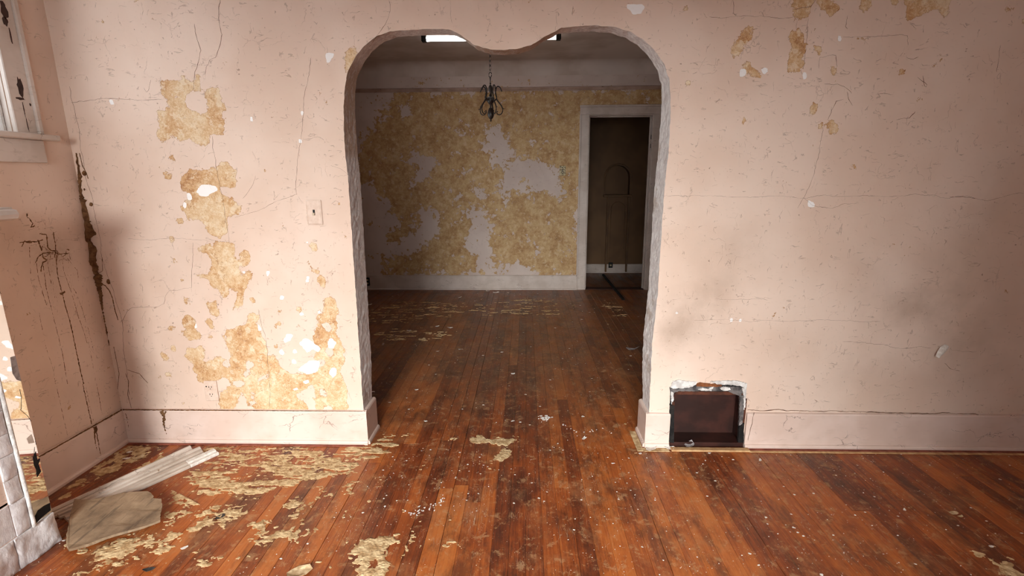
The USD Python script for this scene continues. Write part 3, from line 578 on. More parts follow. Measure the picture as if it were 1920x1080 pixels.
# hall beyond the doorway
hall_poly = sbox(.2, 0, 2.6, 2.6)
NX0, NX1, NZ0, NZT = 1.125, 1.465, 1.13, 1.535
nr = (NX1 - NX0) / 2; ncx = (NX0 + NX1) / 2
niche = Polygon([(NX0, NZ0), (NX1, NZ0)] + [(ncx + nr * math.cos(a), NZT - nr + nr * math.sin(a)) for a in np.linspace(0, PI, 24)])
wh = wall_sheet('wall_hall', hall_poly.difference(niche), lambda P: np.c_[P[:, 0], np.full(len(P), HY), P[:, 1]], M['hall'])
nb = np.array(niche.exterior.coords)[::-1]; L = len(nb)
nv = np.vstack([np.c_[nb[:, 0], np.full(L, HY), nb[:, 1]], np.c_[nb[:, 0], np.full(L, HY + .13), nb[:, 1]]]); a = np.arange(L - 1)
nback = trimesh.creation.triangulate_polygon(niche, engine='earcut')
part(wh, 'niche', join(trimesh.Trimesh(nv, np.vstack([np.c_[a, a + 1, a + L + 1], np.c_[a, a + L + 1, a + L]]), process=False), trimesh.Trimesh(np.c_[nback[0][:, 0], np.full(len(nback[0]), HY + .13), nback[0][:, 1]], nback[1], process=False)), M['hall'], label='arched recess in the hall wall')
ring = np.array([(ncx + (nr + .018) * math.cos(a), HY - .006, NZT - nr + (nr + .018) * math.sin(a)) for a in np.linspace(0, PI, 24)])
ring = np.vstack([[NX1 + .018, HY - .006, NZ0], ring, [NX0 - .018, HY - .006, NZ0]])
part(wh, 'niche_rim', tube(ring, .011, 8), M['hall_trim'], smooth=True)
wsh = thing('wall_hall_side', kind='structure')
part(wsh, 'painted_surface', join(bx(.15, .2, FY + .1, HY, 0, 2.6), bx(2.6, 2.65, FY + .1, HY, 0, 2.6)), M['hall'])
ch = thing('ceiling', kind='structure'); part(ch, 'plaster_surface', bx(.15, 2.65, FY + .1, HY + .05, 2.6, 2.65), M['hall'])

# ------------------------------------------------------------------ floor: one strip of narrow boards after another
floor = thing('floor', kind='structure')
part(floor, 'subfloor', bx(LX - .1, RX + .1, RY - .1, HY + .1, -.05, -.019), M['subfloor'])
PW, r = .0645, np.random.default_rng(5)
def plank(x0, x1, y0, y1, dz, b=.0011, h=.018):
    cs = np.array([(x0, -h), (x1, -h), (x1, dz - b), (x1 - b, dz), (x0 + b, dz), (x0, dz - b)])
    vv = np.vstack([np.c_[cs[:, 0], np.full(6, y0), cs[:, 1]], np.c_[cs[:, 0], np.full(6, y1), cs[:, 1]]])
    F = [[0, 1, 2], [0, 2, 3], [0, 3, 4], [0, 4, 5]]; F = F + [[a[0] + 6, a[2] + 6, a[1] + 6] for a in F]
    for i in range(6):
        j = (i + 1) % 6; F += [[i, i + 6, j + 6], [i, j + 6, j]]
    return trimesh.Trimesh(vv, np.array(F), process=False)
rest, planks = [], []
ncol = int((RX - LX) / PW)
for i in range(ncol):
    x0 = LX + i * PW; x1 = x0 + PW - .0004 - .0010 * (r.random() < .25)
    y = .75 - r.random() * .7
    rest.append(plank(x0, x1, RY, y - .001, 0))
    while y < HY:
        ln = r.uniform(1.3, 2.7); e = min(y + ln, HY)
        if HY - e < .35: e = HY
        gone = y >= WY and (x0 < -2.0 or x0 > 1.75)
        dz = -.0004 + .0012 * r.random() - .0006
        pk = plank(x0, x1, y, e - .0012, dz)
        half = .06 + .49 * max(e - 2.4, 0)          # what the arch lets one see
        hidden = y > WY + .1 and (x0 > .70 + .30 * (e - 2.4) or x0 < -.90 - .33 * (e - 2.4))
        (rest if gone or hidden else planks).append(pk)
        y = e
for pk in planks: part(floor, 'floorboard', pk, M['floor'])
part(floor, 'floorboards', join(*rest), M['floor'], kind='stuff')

# ------------------------------------------------------------------ baseboards
BZ, BT = .187, .017
def base_prof(h=BZ, t=BT, shoe=True):
    p = [(0, 0), (t + .010, 0), (t + .010, .012), (t + .006, .020), (t, .022), (t, h - .010), (t - .004, h - .003), (.003, h), (0, h)]
    return p if shoe else [(0, 0), (t, 0), (t, h - .01), (t - .004, h - .003), (.003, h), (0, h)]
aL, aR = arch[1, 0], arch[-2, 0]
vL, vR = W(1254, 800)[0], W(1396, 800)[0]
b1 = thing('baseboard_back', kind='structure')
part(b1, 'board', sweep(base_prof(), (LX, WY, 0), (aL + BT + .0006, WY, 0)), M['base'])
part(b1, 'return', sweep(base_prof(), (aL, WY - BT + .0012, 0), (aL, WY + WT + BT, 0)), M['base'])
b2 = thing('baseboard_back', kind='structure')
part(b2, 'board', sweep(base_prof(), (aR - BT - .0006, WY, 0), (vL, WY, 0)), M['base'])
part(b2, 'return', sweep(base_prof(), (aR, WY + WT + BT, 0), (aR, WY - BT + .0012, 0)), M['base'])
b3 = thing('baseboard_back', kind='structure')
part(b3, 'board', sweep(base_prof(.192), (vR, WY, 0), (RX, WY, 0)), M['base'])
part(b3, 'top_crack', crack_mesh([(1400, 767.5), (1450, 768), (1600, 770), (1750, 773.5), (1925, 778)], .006, 78).apply_translation([0, -.007, 0]), M['crack'])
part(b3, 'mitre_crack', crack_mesh([(1411, 770), (1404, 795), (1399, 822)], .003, 77).apply_translation([0, -BT, 0]), M['crack'])
bl = thing('baseboard_left', kind='structure')
part(bl, 'board', sweep(base_prof(), (LX, 1.585, 0), (LX, WY, 0)), M['base'])
part(bl, 'board', sweep(base_prof(), (LX, RY, 0), (LX, .1, 0)), M['base'])
bf = thing('baseboard_far', kind='structure')
part(bf, 'board', sweep(base_prof(.185), (IX0, FY, 0), (.621, FY, 0)), M['far_trim'])
part(bf, 'board', sweep(base_prof(.185), (1.576, FY, 0), (IX1, FY, 0)), M['far_trim'])
bi = thing('baseboard_left_inner', kind='structure'); part(bi, 'board', sweep(base_prof(.185), (IX0, yb, 0), (IX0, FY, 0)), M['far_trim'])
bh = thing('baseboard_hall', kind='structure'); part(bh, 'board', sweep(base_prof(.13), (.2, HY, 0), (2.6, HY, 0)), M['far_trim'])
# unpainted strip left where a shoe moulding has gone
te = thing('trim', kind='structure')
part(te, 'bare_strip', bx(vR + .01, RX, WY - .062, WY - .047, 0, .004, .001), M['bare_wood'])
part(te, 'red_strip', bx(vR + .01, RX, WY - .046, WY - .029, 0, .005, .001), M['red_edge'])
part(te, 'bare_strip', bx(aR - .062, aR - .030, WY - .06, WY + WT, 0, .003, .001), M['dust'])
part(te, 'bare_strip', bx(aR - .029, aR + .10, WY - .062, WY - .030, 0, .003, .001), M['dust'])
te2 = thing('trim', kind='structure')
part(te2, 'red_strip', bx(LX + .03, aL, WY - .046, WY - .029, 0, .004, .001), M['red_edge'])
# picture rail
tr = thing('trim', kind='structure')
rail = [(0, 0), (.010, 0), (.014, .012), (.024, .022), (.026, .034), (.010, .042), (0, .042)]
part(tr, 'picture_rail', sweep(rail, (IX0, FY, 2.345), (IX1, FY, 2.345)), M['rail'])
part(tr, 'picture_rail', sweep(rail, (IX0, yb, 2.345), (IX0, FY, 2.345)), M['rail'])

# ------------------------------------------------------------------ far doorway
d1 = thing('door_1', kind='structure')
def casing(x0, x1, z0, z1, vert):
    b = bx(x0, x1, FY - .02, FY, z0, z1, .003)
    if vert: return join(b, bx(x0 - .004 if x0 < 1 else x1 - .014, x0 + .014 if x0 < 1 else x1 + .004, FY - .030, FY, z0, z1, .003))
    return join(b, bx(x0 - .004, x1 + .004, FY - .034, FY, z1 - .018, z1 + .006, .003))
part(d1, 'casing', casing(.622, DX0 - .008, 0, DZ + .012, True), M['far_trim'])
part(d1, 'casing', casing(DX1 + .008, 1.576, 0, DZ + .012, True), M['far_trim'])
part(d1, 'head_casing', casing(.622, 1.576, DZ + .012, DZ + .11, False), M['far_trim'])
part(d1, 'jamb', bx(DX0 - .02, DX0, FY - .004, FY + .13, 0, DZ), M['far_trim'])
part(d1, 'jamb', bx(DX1, DX1 + .02, FY - .004, FY + .13, 0, DZ), M['far_trim'])
part(d1, 'head_jamb', bx(DX0 - .02, DX1 + .02, FY - .004, FY + .13, DZ, DZ + .02), M['far_trim'])
part(d1, 'door_stop', join(bx(DX0, DX0 + .012, FY + .05, FY + .09, 0, DZ, .002), bx(DX1 - .012, DX1, FY + .05, FY + .09, 0, DZ, .002), bx(DX0, DX1, FY + .05, FY + .09, DZ - .012, DZ, .002)), M['far_trim'])
for zz in (1.80, 1.70): part(d1, 'hinge_mark', bx(DX1 - .003, DX1, FY + .01, FY + .035, zz, zz + .05, .001), M['black'])
part(d1, 'threshold', bx(DX0 - .01, DX1 + .01, FY, FY + .13, -.018, .006, .003), M['duct'])
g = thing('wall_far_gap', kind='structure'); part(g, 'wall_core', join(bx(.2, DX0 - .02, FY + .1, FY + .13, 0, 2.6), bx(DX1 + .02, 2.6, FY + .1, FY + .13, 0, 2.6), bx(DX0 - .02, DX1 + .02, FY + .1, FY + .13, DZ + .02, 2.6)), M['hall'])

# hall: cupboard front below the niche
cb = thing('wall_cupboard', 'narrow brown wall cupboard front below the arched niche in the dark hall', 'cupboard', (1.31, HY, 0))
part(cb, 'panel', bx(1.178, 1.447, HY - .012, HY, .0, 1.10, .002), M['hall'])
for x in (1.150, 1.447): part(cb, 'side_strip', bx(x, x + .028, HY - .026, HY, 0, 1.10, .003), M['hall_trim'])
part(cb, 'ledge', bx(NX0 - .03, NX1 + .03, HY - .055, HY, 1.10, 1.128, .004), M['hall_trim'])
arc = np.array([(1.3125 + .1 * math.cos(a), HY - .014, .93 + .1 * math.sin(a)) for a in np.linspace(0, PI, 18)])
part(cb, 'arched_bead', tube(np.vstack([[1.4125, HY - .014, .1], arc, [1.2125, HY - .014, .1]]), .006, 6), M['hall_trim'], smooth=True)
ox, oz = 1.235, .115
oh = thing('outlet', 'small dark outlet in the white hall baseboard seen through the far doorway', 'outlet', (ox, HY - .02, oz))
part(oh, 'plate', bx(ox - .03, ox + .03, HY - .026, HY - .0175, oz - .04, oz + .04, .003), M['black']); part(oh, 'socket', bx(ox - .014, ox + .014, HY - .029, HY - .0255, oz - .012, oz + .012, .002), M['plate_far'])

# ------------------------------------------------------------------ left window
w1 = thing('window_1', kind='structure')
cy1, cz0 = 2.176, 1.552
part(w1, 'casing', join(bx(LX, LX + .020, WINX + .001, cy1 - .02, cz0, 2.56, .003), bx(LX, LX + .030, cy1 - .022, cy1, cz0, 2.56, .004)), M['white_trim'])
part(w1, 'casing', bx(LX, LX + .022, yL0 - .11, yL0 - .008, cz0, 2.56, .003), M['white_trim'])
part(w1, 'head_casing', bx(LX, LX + .024, yL0 - .12, cy1 + .01, 2.46, 2.58, .003), M['white_trim'])
part(w1, 'sill', bx(LX - .06, LX + .055, yL0 - .16, 2.222, 1.529, 1.552, .004), M['white_trim'], label='worn projecting window sill')
part(w1, 'apron', bx(LX, LX + .018, yL0 - .11, 2.176, 1.433, 1.529, .003), M['white_trim'])
part(w1, 'sash', join(bx(LX - .09, LX - .05, WINX - .05, WINX, 1.552, 2.45, .004), bx(LX - .09, LX - .05, yL0, yL0 + .05, 1.552, 2.45, .004), bx(LX - .09, LX - .05, yL0 + .05, WINX - .05, 1.552, 1.61, .004), bx(LX - .09, LX - .05, yL0 + .05, WINX - .05, 2.40, 2.45, .004)), M['white_trim'])
part(w1, 'stop_bead', bx(LX - .05, LX - .02, WINX - .018, WINX, 1.552, 2.45, .004), M['plaster_white'])
v, f = trimesh.creation.triangulate_polygon(sbox(yL0 + .045, 1.605, WINX - .045, 2.405), engine='earcut')
part(w1, 'pane', (np.c_[np.full(len(v), LX - .071), v], f), M['milky_pane'], label='clouded white window pane')
def blob(cy, cz, ry, rz, x, seed, depth=.0015):
    rr = np.random.default_rng(seed); k = 14
    pts = [(cy + ry * (.55 + .6 * rr.random()) * math.cos(a), cz + rz * (.55 + .6 * rr.random()) * math.sin(a)) for a in np.linspace(0, 2 * PI, k, endpoint=False)]
    m = trimesh.creation.extrude_polygon(Polygon(pts).buffer(0), depth, engine='earcut'); q = np.array(m.vertices)
    return trimesh.Trimesh(np.c_[x + q[:, 2], q[:, 0], q[:, 1]], np.array(m.faces), process=False)
for k, (px, py, a, b) in enumerate([(38, 165, .014, .045), (8, 20, .014, .040), (10, 40, .012, .018), (57, 196, .004, .006), (39, 185, .020, .006), (21, 70, .003, .04), (45, 205, .0015, .03), (52, 235, .0015, .03)]):
    q = on(0, LX + .021, px, py); part(w1, 'bare_patch', blob(q[1], q[2], a, b, LX + .0195 + (.010 if q[1] > cy1 - .022 else 0), 40 + k), M['duct'], label='dark wood showing where paint has flaked' if k == 0 else None)

# ------------------------------------------------------------------ mud and drips in the left corner (parts of the walls they cling to)
def rock(c, s, seed, flat=1.0):
    m = trimesh.creation.icosphere(2, 1.0); v = np.array(m.vertices); v = v * (.65 + .75 * meshkit.fbm(v * 1.7 + seed * 5.1, 3, seed))[:, None]
    v = v * np.array(s); m.vertices = v + np.array(c); return m
def lump_ribbon(pts3, rads, normal, seed, flat=.45, sides=10):
    """a lumpy half-round trail lying on a wall"""
    p = np.asarray(pts3, float); d = np.r_[0, np.cumsum(np.linalg.norm(np.diff(p, axis=0), axis=1))]; n = max(8, int(d[-1] / .006))
    s = np.linspace(0, d[-1], n); c = np.stack([np.interp(s, d, p[:, k]) for k in range(3)], 1); rr = np.interp(s, d, rads)
    nrm = np.array(normal, float); t = np.gradient(c, axis=0); t /= np.linalg.norm(t, axis=1, keepdims=True) + 1e-9
    side = np.cross(nrm, t); side /= np.linalg.norm(side, axis=1, keepdims=True) + 1e-9
    g = np.linspace(0, PI, sides); v = []
    for i in range(n):
        j = np.clip(-.25 + 2.3 * meshkit.fbm(np.c_[np.cos(g) * 1.3, np.full(sides, s[i] / max(rr[i], .005) * 1.1), np.full(sides, seed * 3.7)], 4, seed), .12 if max(rads) > .0042 else .40, 2)
        w = rr[i] * j; v.append(c[i] + (np.cos(g) * w)[:, None] * side[i] + (np.sin(g) * w * flat)[:, None] * nrm - nrm * .0008)
    v = np.vstack(v); F = []
    for i in range(n - 1):
        a = np.arange(sides - 1) + i * sides; F += [np.c_[a, a + 1, a + sides + 1], np.c_[a, a + sides + 1, a + sides]]
    m = trimesh.Trimesh(v, np.vstack(F), process=False); return m
def bw(u, v): x, z = W(u, v); return (x, WY - .003, z)
def lw(u, v): y, z = LW(u, v); return (LX, y, z)
c2 = lambda pts: crop(pts, 0, 360, 3)
spine = [(144, 287, .003), (147, 310, .006), (150, 333, .009), (152, 360, .008), (154, 378, .020), (158, 403, .028), (162, 427, .030), (165, 460, .031), (171, 487, .034), (180, 510, .030), (184, 530, .027), (188, 548, .012), (191, 577, .009), (197, 610, .008), (202, 640, .008), (206, 667, .009), (210, 690, .007), (215, 720, .006), (220, 762, .006)]
part(wall_back, 'mud_trail', lump_ribbon([bw(a, b) for a, b, _ in spine], [q[2] * 1.05 for q in spine], (0, -1, 0), 3, .5), M['mud'], smooth=60, label='thick brown mud trail down the corner')
for k, (pts, rad) in enumerate([([(187, 530), (198, 535), (206, 545), (212, 560), (216, 580), (222, 600)], .004), ([(176, 540), (180, 565), (188, 600)], .003), ([(144, 287), (147, 300), (147, 333)], .004), ([(150, 287), (155, 310), (163, 325), (166, 335)], .003), ([(240, 693), (250, 697), (262, 700), (270, 710), (278, 718)], .0018), ([(236, 700), (242, 715), (240, 740), (247, 765)], .0016), ([(218, 760), (224, 700), (214, 650)], .002), ([(186, 512), (193, 508), (192, 482)], .002)]):
    part(wall_back, 'mud_trail', lump_ribbon([bw(*q) for q in pts], [rad * .6] * len(pts), (0, -1, 0), 10 + k, .6), M['mud'], smooth=60)
rs = np.random.default_rng(31)
for k in range(26):
    u = rs.uniform(.12, .62); i_ = int(u * (len(spine) - 1)); px, py, w_ = spine[i_]; x, z = W(px + rs.normal(0, 9) + 2, py + rs.uniform(-12, 12)); r_ = rs.uniform(.003, .010)
    if x < LX + .006: x = LX + .006
    part(wall_back, 'mud_lump', rock((x, WY - .003, z), (r_, .004, r_ * rs.uniform(.8, 2.0)), 200 + k), M['mud'], smooth=True)
TR = [(c2([(165,290),(168,380),(175,500),(200,600)]), .0018), (c2([(205,400),(215,480),(250,600),(265,640)]), .0022), (c2([(240,390),(260,540),(300,700),(350,900),(380,1080)]), .0022), (c2([(262,350),(275,440),(290,520)]), .002), (c2([(300,225),(312,300),(318,400),(325,480),(350,570),(370,650),(400,750),(430,900),(470,1080)]), .0042), (c2([(345,350),(360,450),(400,560),(440,700),(470,780),(490,850)]), .0022), (c2([(390,350),(400,400),(435,440),(442,505)]), .002), (c2([(370,480),(400,520),(430,570),(470,680),(510,820),(525,890)]), .002),
 (c2([(110,285),(150,278),(210,280),(240,268)]), .003), (c2([(222,235),(262,240),(268,310),(290,330),(310,330)]), .0045), (c2([(200,400),(215,365),(240,345),(300,340)]), .003), (c2([(300,330),(330,350),(390,345)]), .004), (c2([(355,600),(385,700),(420,850),(450,1000),(470,1075)]), .002), (c2([(220,680),(260,880),(300,1000),(312,1080)]), .0018), (c2([(460,640),(480,760),(520,960),(540,1080)]), .0018), (c2([(335,570),(350,575),(365,560)]), .007), (c2([(212,270),(225,300),(235,330)]), .0035), (c2([(485,560),(520,720),(540,900),(560,1060)]), .0015), (c2([(60,725),(150,690),(260,668),(355,640)]), .0012),
 ([(105, 720), (116, 770), (127, 817)], .002), ([(155, 720), (164, 760), (172, 795)], .0028), ([(160, 720), (168, 760), (177, 795)], .002), ([(181, 720), (186, 745), (190, 770)], .0022)]
for k in range(34):
    px, py = rs.normal(96, 18), rs.normal(465, 18); L_ = [(px, py)]
    down = rs.random() < .45
    for j in range(5 + 5 * down): px += rs.normal(1.2, 2.2) if down else rs.normal(0, 6); py += abs(rs.normal(9, 6)) if down else rs.normal(1, 6); L_.append((px, py))
    TR.append((L_, rs.uniform(.0014, .0032) if not down else rs.uniform(.001, .0016)))
for k, (pts, rad) in enumerate(TR):
    part(wall_left, 'mud_trail', lump_ribbon([lw(*q) for q in pts], [rad * .95 if rad < .004 else rad * .7] * len(pts), (1, 0, 0), 60 + k, .5, 7), M['mud'], smooth=60, label='brown branching dirt drips below the corner' if k == 4 else None)
def bb(u, v): q = on(1, WY - BT, u, v); return (q[0], WY - BT, q[2])
def lb(u, v): q = on(0, LX + BT, u, v); return (LX + BT, q[1], q[2])
for k, (pts, rad) in enumerate([([(301, 771), (307, 780), (308, 800), (313, 815)], [.016, .010, .006, .003]), ([(311, 771), (306, 785), (304, 800)], [.006, .004, .002]), ([(228, 772), (229, 800), (233, 822)], [.009, .008, .006]), ([(236, 772), (240, 795), (244, 820)], [.004, .003, .002])]):
    part(b1, 'mud_drip', lump_ribbon([bb(*q) for q in pts], rad, (0, -1, 0), 90 + k, .25), M['mud'], smooth=60)
part(b1, 'mud_line', lump_ribbon([(LX + .02, WY - .019, BZ), (-1.2, WY - .016, BZ), (aL, WY - .016, BZ)], [.0035, .0018, .0012], (0, -.5, .86), 95, .5), M['mud'], smooth=60)
for k, (pts, rad) in enumerate([([(178, 800), (182, 815), (188, 850), (190, 862)], [.010, .004, .003, .002]), ([(177, 800), (178, 825), (184, 855)], [.008, .004, .002])]):
    part(bl, 'mud_drip', lump_ribbon([lb(*q) for q in pts], rad, (1, 0, 0), 97 + k, .3), M['mud'], smooth=60)
part(bl, 'mud_line', lump_ribbon([(LX + .017, 1.6, BZ), (LX + .017, 2.0, BZ), (LX + .017, WY - .02, BZ)], [.0032, .0028, .004], (.86, 0, .5), 101, .5), M['mud'], smooth=60)

# ------------------------------------------------------------------ fireplace with mirrored surround on the left wall
FX, FY1, FY0 = -1.80, 1.59, .09
fp = thing('fireplace', 'white tiled fireplace with worn mirror strips and a mantel against the left wall', 'fireplace', (-1.95, .84, 0))
part(fp, 'chimney_breast', bx(LX, FX - .008, FY0 + .003, FY1 - .003, 0, 1.215), M['wall'], prim=np.zeros((8, 3)))
rr = np.random.default_rng(17)
def lumpy(y0, y1, z0, z1, seed, x=FX, depth=.012, amp=.006):
    n, m = max(4, int((y1 - y0) / .008)), max(4, int((z1 - z0) / .008))
    Y, Z = np.meshgrid(np.linspace(y0, y1, n), np.linspace(z0, z1, m)); e = np.minimum(np.minimum(Y - y0, y1 - Y), np.minimum(Z - z0, z1 - Z))
    X = x + (meshkit.fbm(np.stack([Y * 22 + seed, Z * 16, Y * 0 + seed], -1), 4, seed) - .5) * 2 * amp - .004 * np.exp(-e / .003) + .001
    v = np.c_[X.ravel(), Y.ravel(), Z.ravel()]; F = []
    for i in range(m - 1):
        a = np.arange(n - 1) + i * n; F += [np.c_[a, a + 1, a + n + 1], np.c_[a, a + n + 1, a + n]]
    k = len(v); edge = list(range(n)) + [i * n + n - 1 for i in range(1, m)] + [(m - 1) * n + j for j in range(n - 2, -1, -1)] + [i * n for i in range(m - 2, 0, -1)]
    bk = v[edge].copy(); bk[:, 0] = x - depth; v = np.vstack([v, bk]); E = len(edge)
    for i in range(E):
        j = (i + 1) % E; F.append(np.array([[edge[i], k + i, k + j], [edge[i], k + j, edge[j]]]))
    return trimesh.Trimesh(v, np.vstack(F), process=False)
for s in (0, 1):
    y0, y1 = (1.517, FY1) if s == 0 else (FY0, FY0 + .073)
    mb_ = bx(FX - .008, FX, y0, y1, .124, 1.2, .001); q = np.array(mb_.vertices); lean = math.tan(math.radians(5)) * (1 if s == 0 else -1)
    q[:, 0] -= (q[:, 1] - (y0 if s == 0 else y1)) * lean; mb_ = trimesh.Trimesh(q, np.array(mb_.faces), process=False)
    mp_ = part(fp, 'mirror_strip', mb_, M['mirror'], label='narrow mirror strip with flaked black edges')
    if s == 0:
        def onm(px, py): q = on(0, FX + .0005, px, py); return (q[1], q[2])
        FLK = [([(62, 975), (72, 957), (85, 948), (97, 943), (98, 957), (80, 970), (66, 983)], 'black_gap'), ([(32.5, 667), (36, 666), (48, 714), (44, 716)], 'black_gap'), ([(22, 670), (33, 667), (44, 715), (34, 712), (26, 700)], 'chip_grey'), ([(60, 780), (65, 782), (76, 832), (71, 834)], 'black_gap'), ([(83, 867), (87, 868), (92, 898), (87, 898)], 'black_gap'), ([(52, 822), (62, 814), (68, 830), (56, 832)], 'chip'), ([(64, 858), (70, 846), (73, 862), (80, 858), (75, 870), (80, 884), (72, 895), (70, 880), (66, 872)], 'black_gap'), ([(0, 522), (4, 540), (4.5, 550), (0, 545)], 'black_gap')]
        for pts, mt in FLK:
            P = Polygon([onm(*q) for q in pts]).buffer(0).intersection(sbox(y0, .124, y1, 1.2))
            for gpoly in getattr(P, 'geoms', [P]):
                if gpoly.is_empty or gpoly.geom_type != 'Polygon': continue
                e = trimesh.creation.extrude_polygon(gpoly, .0008, engine='earcut'); q = np.array(e.vertices)
                part(mp_, 'flaked_patch', trimesh.Trimesh(np.c_[FX - .0002 + q[:, 2] - (q[:, 0] - y0) * lean, q[:, 0], q[:, 1]], np.array(e.faces), process=False), M[mt])
        for pts in ([(68, 838), (66, 855), (74, 870), (70, 890)], [(40, 768), (55, 780), (62, 790)], [(40, 730), (43, 745), (42, 768)]):
            q3 = [(FX - (onm(*q)[0] - y0) * lean, *onm(*q)) for q in pts]; part(mp_, 'mirror_crack', tube(np.array(q3), .0008, 5), M['black'])
    yt = 1.512 if s == 0 else FY0 + .078
    part(fp, 'edge_bead', tube(np.array([[FX + .002, yt, z] for z in np.linspace(.122, 1.2, 12)]), .0065, 10), M['plaster_white'], smooth=True)
    ya, ybb = (1.457, 1.506) if s == 0 else (FY0 + .084, FY0 + .133)
    zz = [.124, .250, .338, .424, .499, .585, .66, .745, .83, .915, 1.0, 1.085, 1.2]
    for k in range(len(zz) - 1): part(fp, 'tile', lumpy(ya, ybb, zz[k] + .0012, zz[k + 1] - .0012, 5 + k + 30 * s), M['crinkle'], smooth=50)
ys = np.linspace(FY0, FY1, 11)
for k in range(10):
    part(fp, 'base_tile', lumpy(ys[k] + .001, ys[k + 1] - .001, .0, .122, 70 + k, FX + .004, .02, .010), M['crinkle'], smooth=50)
part(fp, 'glass_panel', bx(FX - .03, FX - .022, FY0 + .133, 1.457, .252, .92), M['mirror'], label='mirrored panel closing the firebox')
part(fp, 'panel_sill', bx(FX - .03, FX - .006, FY0 + .133, 1.457, .124, .252, .003), M['crinkle'])
part(fp, 'black_edge', bx(FX - .022, FX - .008, FY0 + .134, 1.456, .2525, .262, .001), M['black'])
part(fp, 'lintel', bx(FX - .03, FX - .004, FY0 + .133, 1.457, .92, 1.2, .003), M['crinkle'])
sh = np.array([(0, 0), (.36, 0), (.385, .008), (.392, .022), (.385, .036), (.37, .040), (.37, .046), (.0, .046)])
part(fp, 'mantel_shelf', sweep([(a, b) for a, b in sh], (LX, .03, 1.222), (LX, 1.648, 1.222)), M['white_trim'], smooth=30)
part(fp, 'mantel_moulding', sweep([(0, 0), (.345, 0), (.36, .018), (0, .018)], (LX, .07, 1.204), (LX, 1.61, 1.204)), M['white_trim'])

# ------------------------------------------------------------------ heating vent hole in the arch wall
vent = thing('heating_vent', 'open heating vent hole with rusty brown metal duct and broken plaster rim', 'vent', (.92, WY, 0))
vx0, vx1, vz0, vz1, vd = .752, 1.100, .026, .296, .10
part(vent, 'duct_back', bx(vx0 - .01, vx1 + .01, WY + vd, WY + vd + .004, 0, .33), M['duct'])
part(vent, 'duct_side', bx(vx0 - .012, vx0, WY + .012, WY + vd, 0, .31), M['duct'])
part(vent, 'duct_side', bx(vx1, vx1 + .012, WY + .012, WY + vd, 0, .31), M['duct'])
part(vent, 'duct_top', bx(vx0 - .012, vx1 + .012, WY + .012, WY + vd, vz1 + .004, vz1 + .012), M['duct'])
part(vent, 'duct_floor', bx(vx0 - .012, vx1 + .012, WY - .008, WY + vd, .0, vz0 - .004), M['duct'])
part(vent, 'wood_strip', bx(vx0 - .014, vx0 - .001, WY - .006, WY + .014, .01, vz1 - .05, .001), M['rust_dark'])
part(vent, 'wood_strip', bx(vx1 + .001, vx1 + .010, WY - .006, WY + .014, .01, vz1 - .03, .001), M['rust_dark'])
part(vent, 'metal_lip', bx(vx0, vx1, WY + .002, WY + .02, vz1 - .014, vz1 + .004, .001), M['rust_dark'])
part(vent, 'metal_lip', bx(vx0 - .01, vx1 + .01, WY - .012, WY + .004, .012, .026, .001), M['duct'])
part(vent, 'dark_gap', join(bx(.712, vx0 - .014, WY + .010, WY + .018, 0, .31), bx(vx1 + .010, 1.130, WY + .010, WY + .018, 0, .31), bx(.715, 1.125, WY + .012, WY + .02, vz1, .36)), M['black_gap'])  # black pieces standing in for the shade of the open gap
def wsh_(px, py): q = W(px, py); return q
def jag(pts, y0, y1, mat, name, seed, amp=.004, label=None):
    P = Polygon([W(*q) for q in crop(pts, 1160, 680, 5.4)]).buffer(0); c = np.array(shapely.segmentize(P.exterior, .004).coords)[:-1]
    c = c + (np.c_[meshkit.fbm(np.c_[c * 130, c[:, :1] * 0], 3, seed), meshkit.fbm(np.c_[c * 130, c[:, :1] * 0], 3, seed + 50)] - .5) * 2 * amp
    G_ = Polygon(c).buffer(0); G_ = max(getattr(G_, 'geoms', [G_]), key=lambda q_: q_.area)
    m = prism(G_, WY + y0, WY + y1); v = np.array(m.vertices); f = v[:, 1] < WY + (y0 + y1) / 2
    v[f, 1] += (meshkit.fbm(v[f] * 90, 3, seed) - .5) * .008; part(vent, name, trimesh.Trimesh(v, np.array(m.faces), process=False), M[mat], label=label)
jag([(512,410),(556,430),(554,800),(506,795)], -.012, .006, 'black_gap', 'dark_gap', 1, .002)  # black plate: shade of the left gap put in as colour
jag([(1212,640),(1262,600),(1256,812),(1202,812)], -.010, .006, 'black_gap', 'dark_gap', 2, .002)  # black plate painting the shade of the right gap
jag([(520,250),(620,240),(790,235),(1250,245),(1272,270),(1240,330),(1215,335),(1100,290),(700,290),(600,290),(560,305),(556,430),(530,425),(520,330)], .000, .014, 'plaster_dark', 'sooty_plaster', 3, .003)
jag([(570,295),(850,288),(1220,288),(1232,332),(1100,322),(900,308),(580,322)], .012, .022, 'rust_dark', 'metal_lip', 4, .002)
jag([(522,245),(545,178),(620,170),(700,183),(795,188),(770,222),(720,242),(650,252),(590,255),(545,258)], -.008, .006, 'plaster_white', 'broken_plaster', 5)
jag([(915,188),(1010,180),(1100,178),(1200,180),(1292,203),(1290,256),(1235,232),(1120,218),(1000,214)], -.008, .006, 'plaster_white', 'broken_plaster', 6)
jag([(780,214),(830,190),(920,205),(1050,220),(1040,243),(900,243),(790,238)], -.002, .008, 'rust_wood', 'lath', 7, .003, 'brown wooden lath showing above the duct')
jag([(800,268),(850,250),(905,262),(960,236),(950,262),(880,282),(830,280)], -.006, .006, 'plaster_white', 'broken_plaster', 8)
jag([(1025,258),(1062,236),(1122,248),(1126,270),(1080,280),(1038,272)], -.008, .006, 'plaster_white', 'broken_plaster', 9)
jag([(905,278),(940,268),(935,284)], -.004, .006, 'plaster_white', 'broken_plaster', 10, .002)
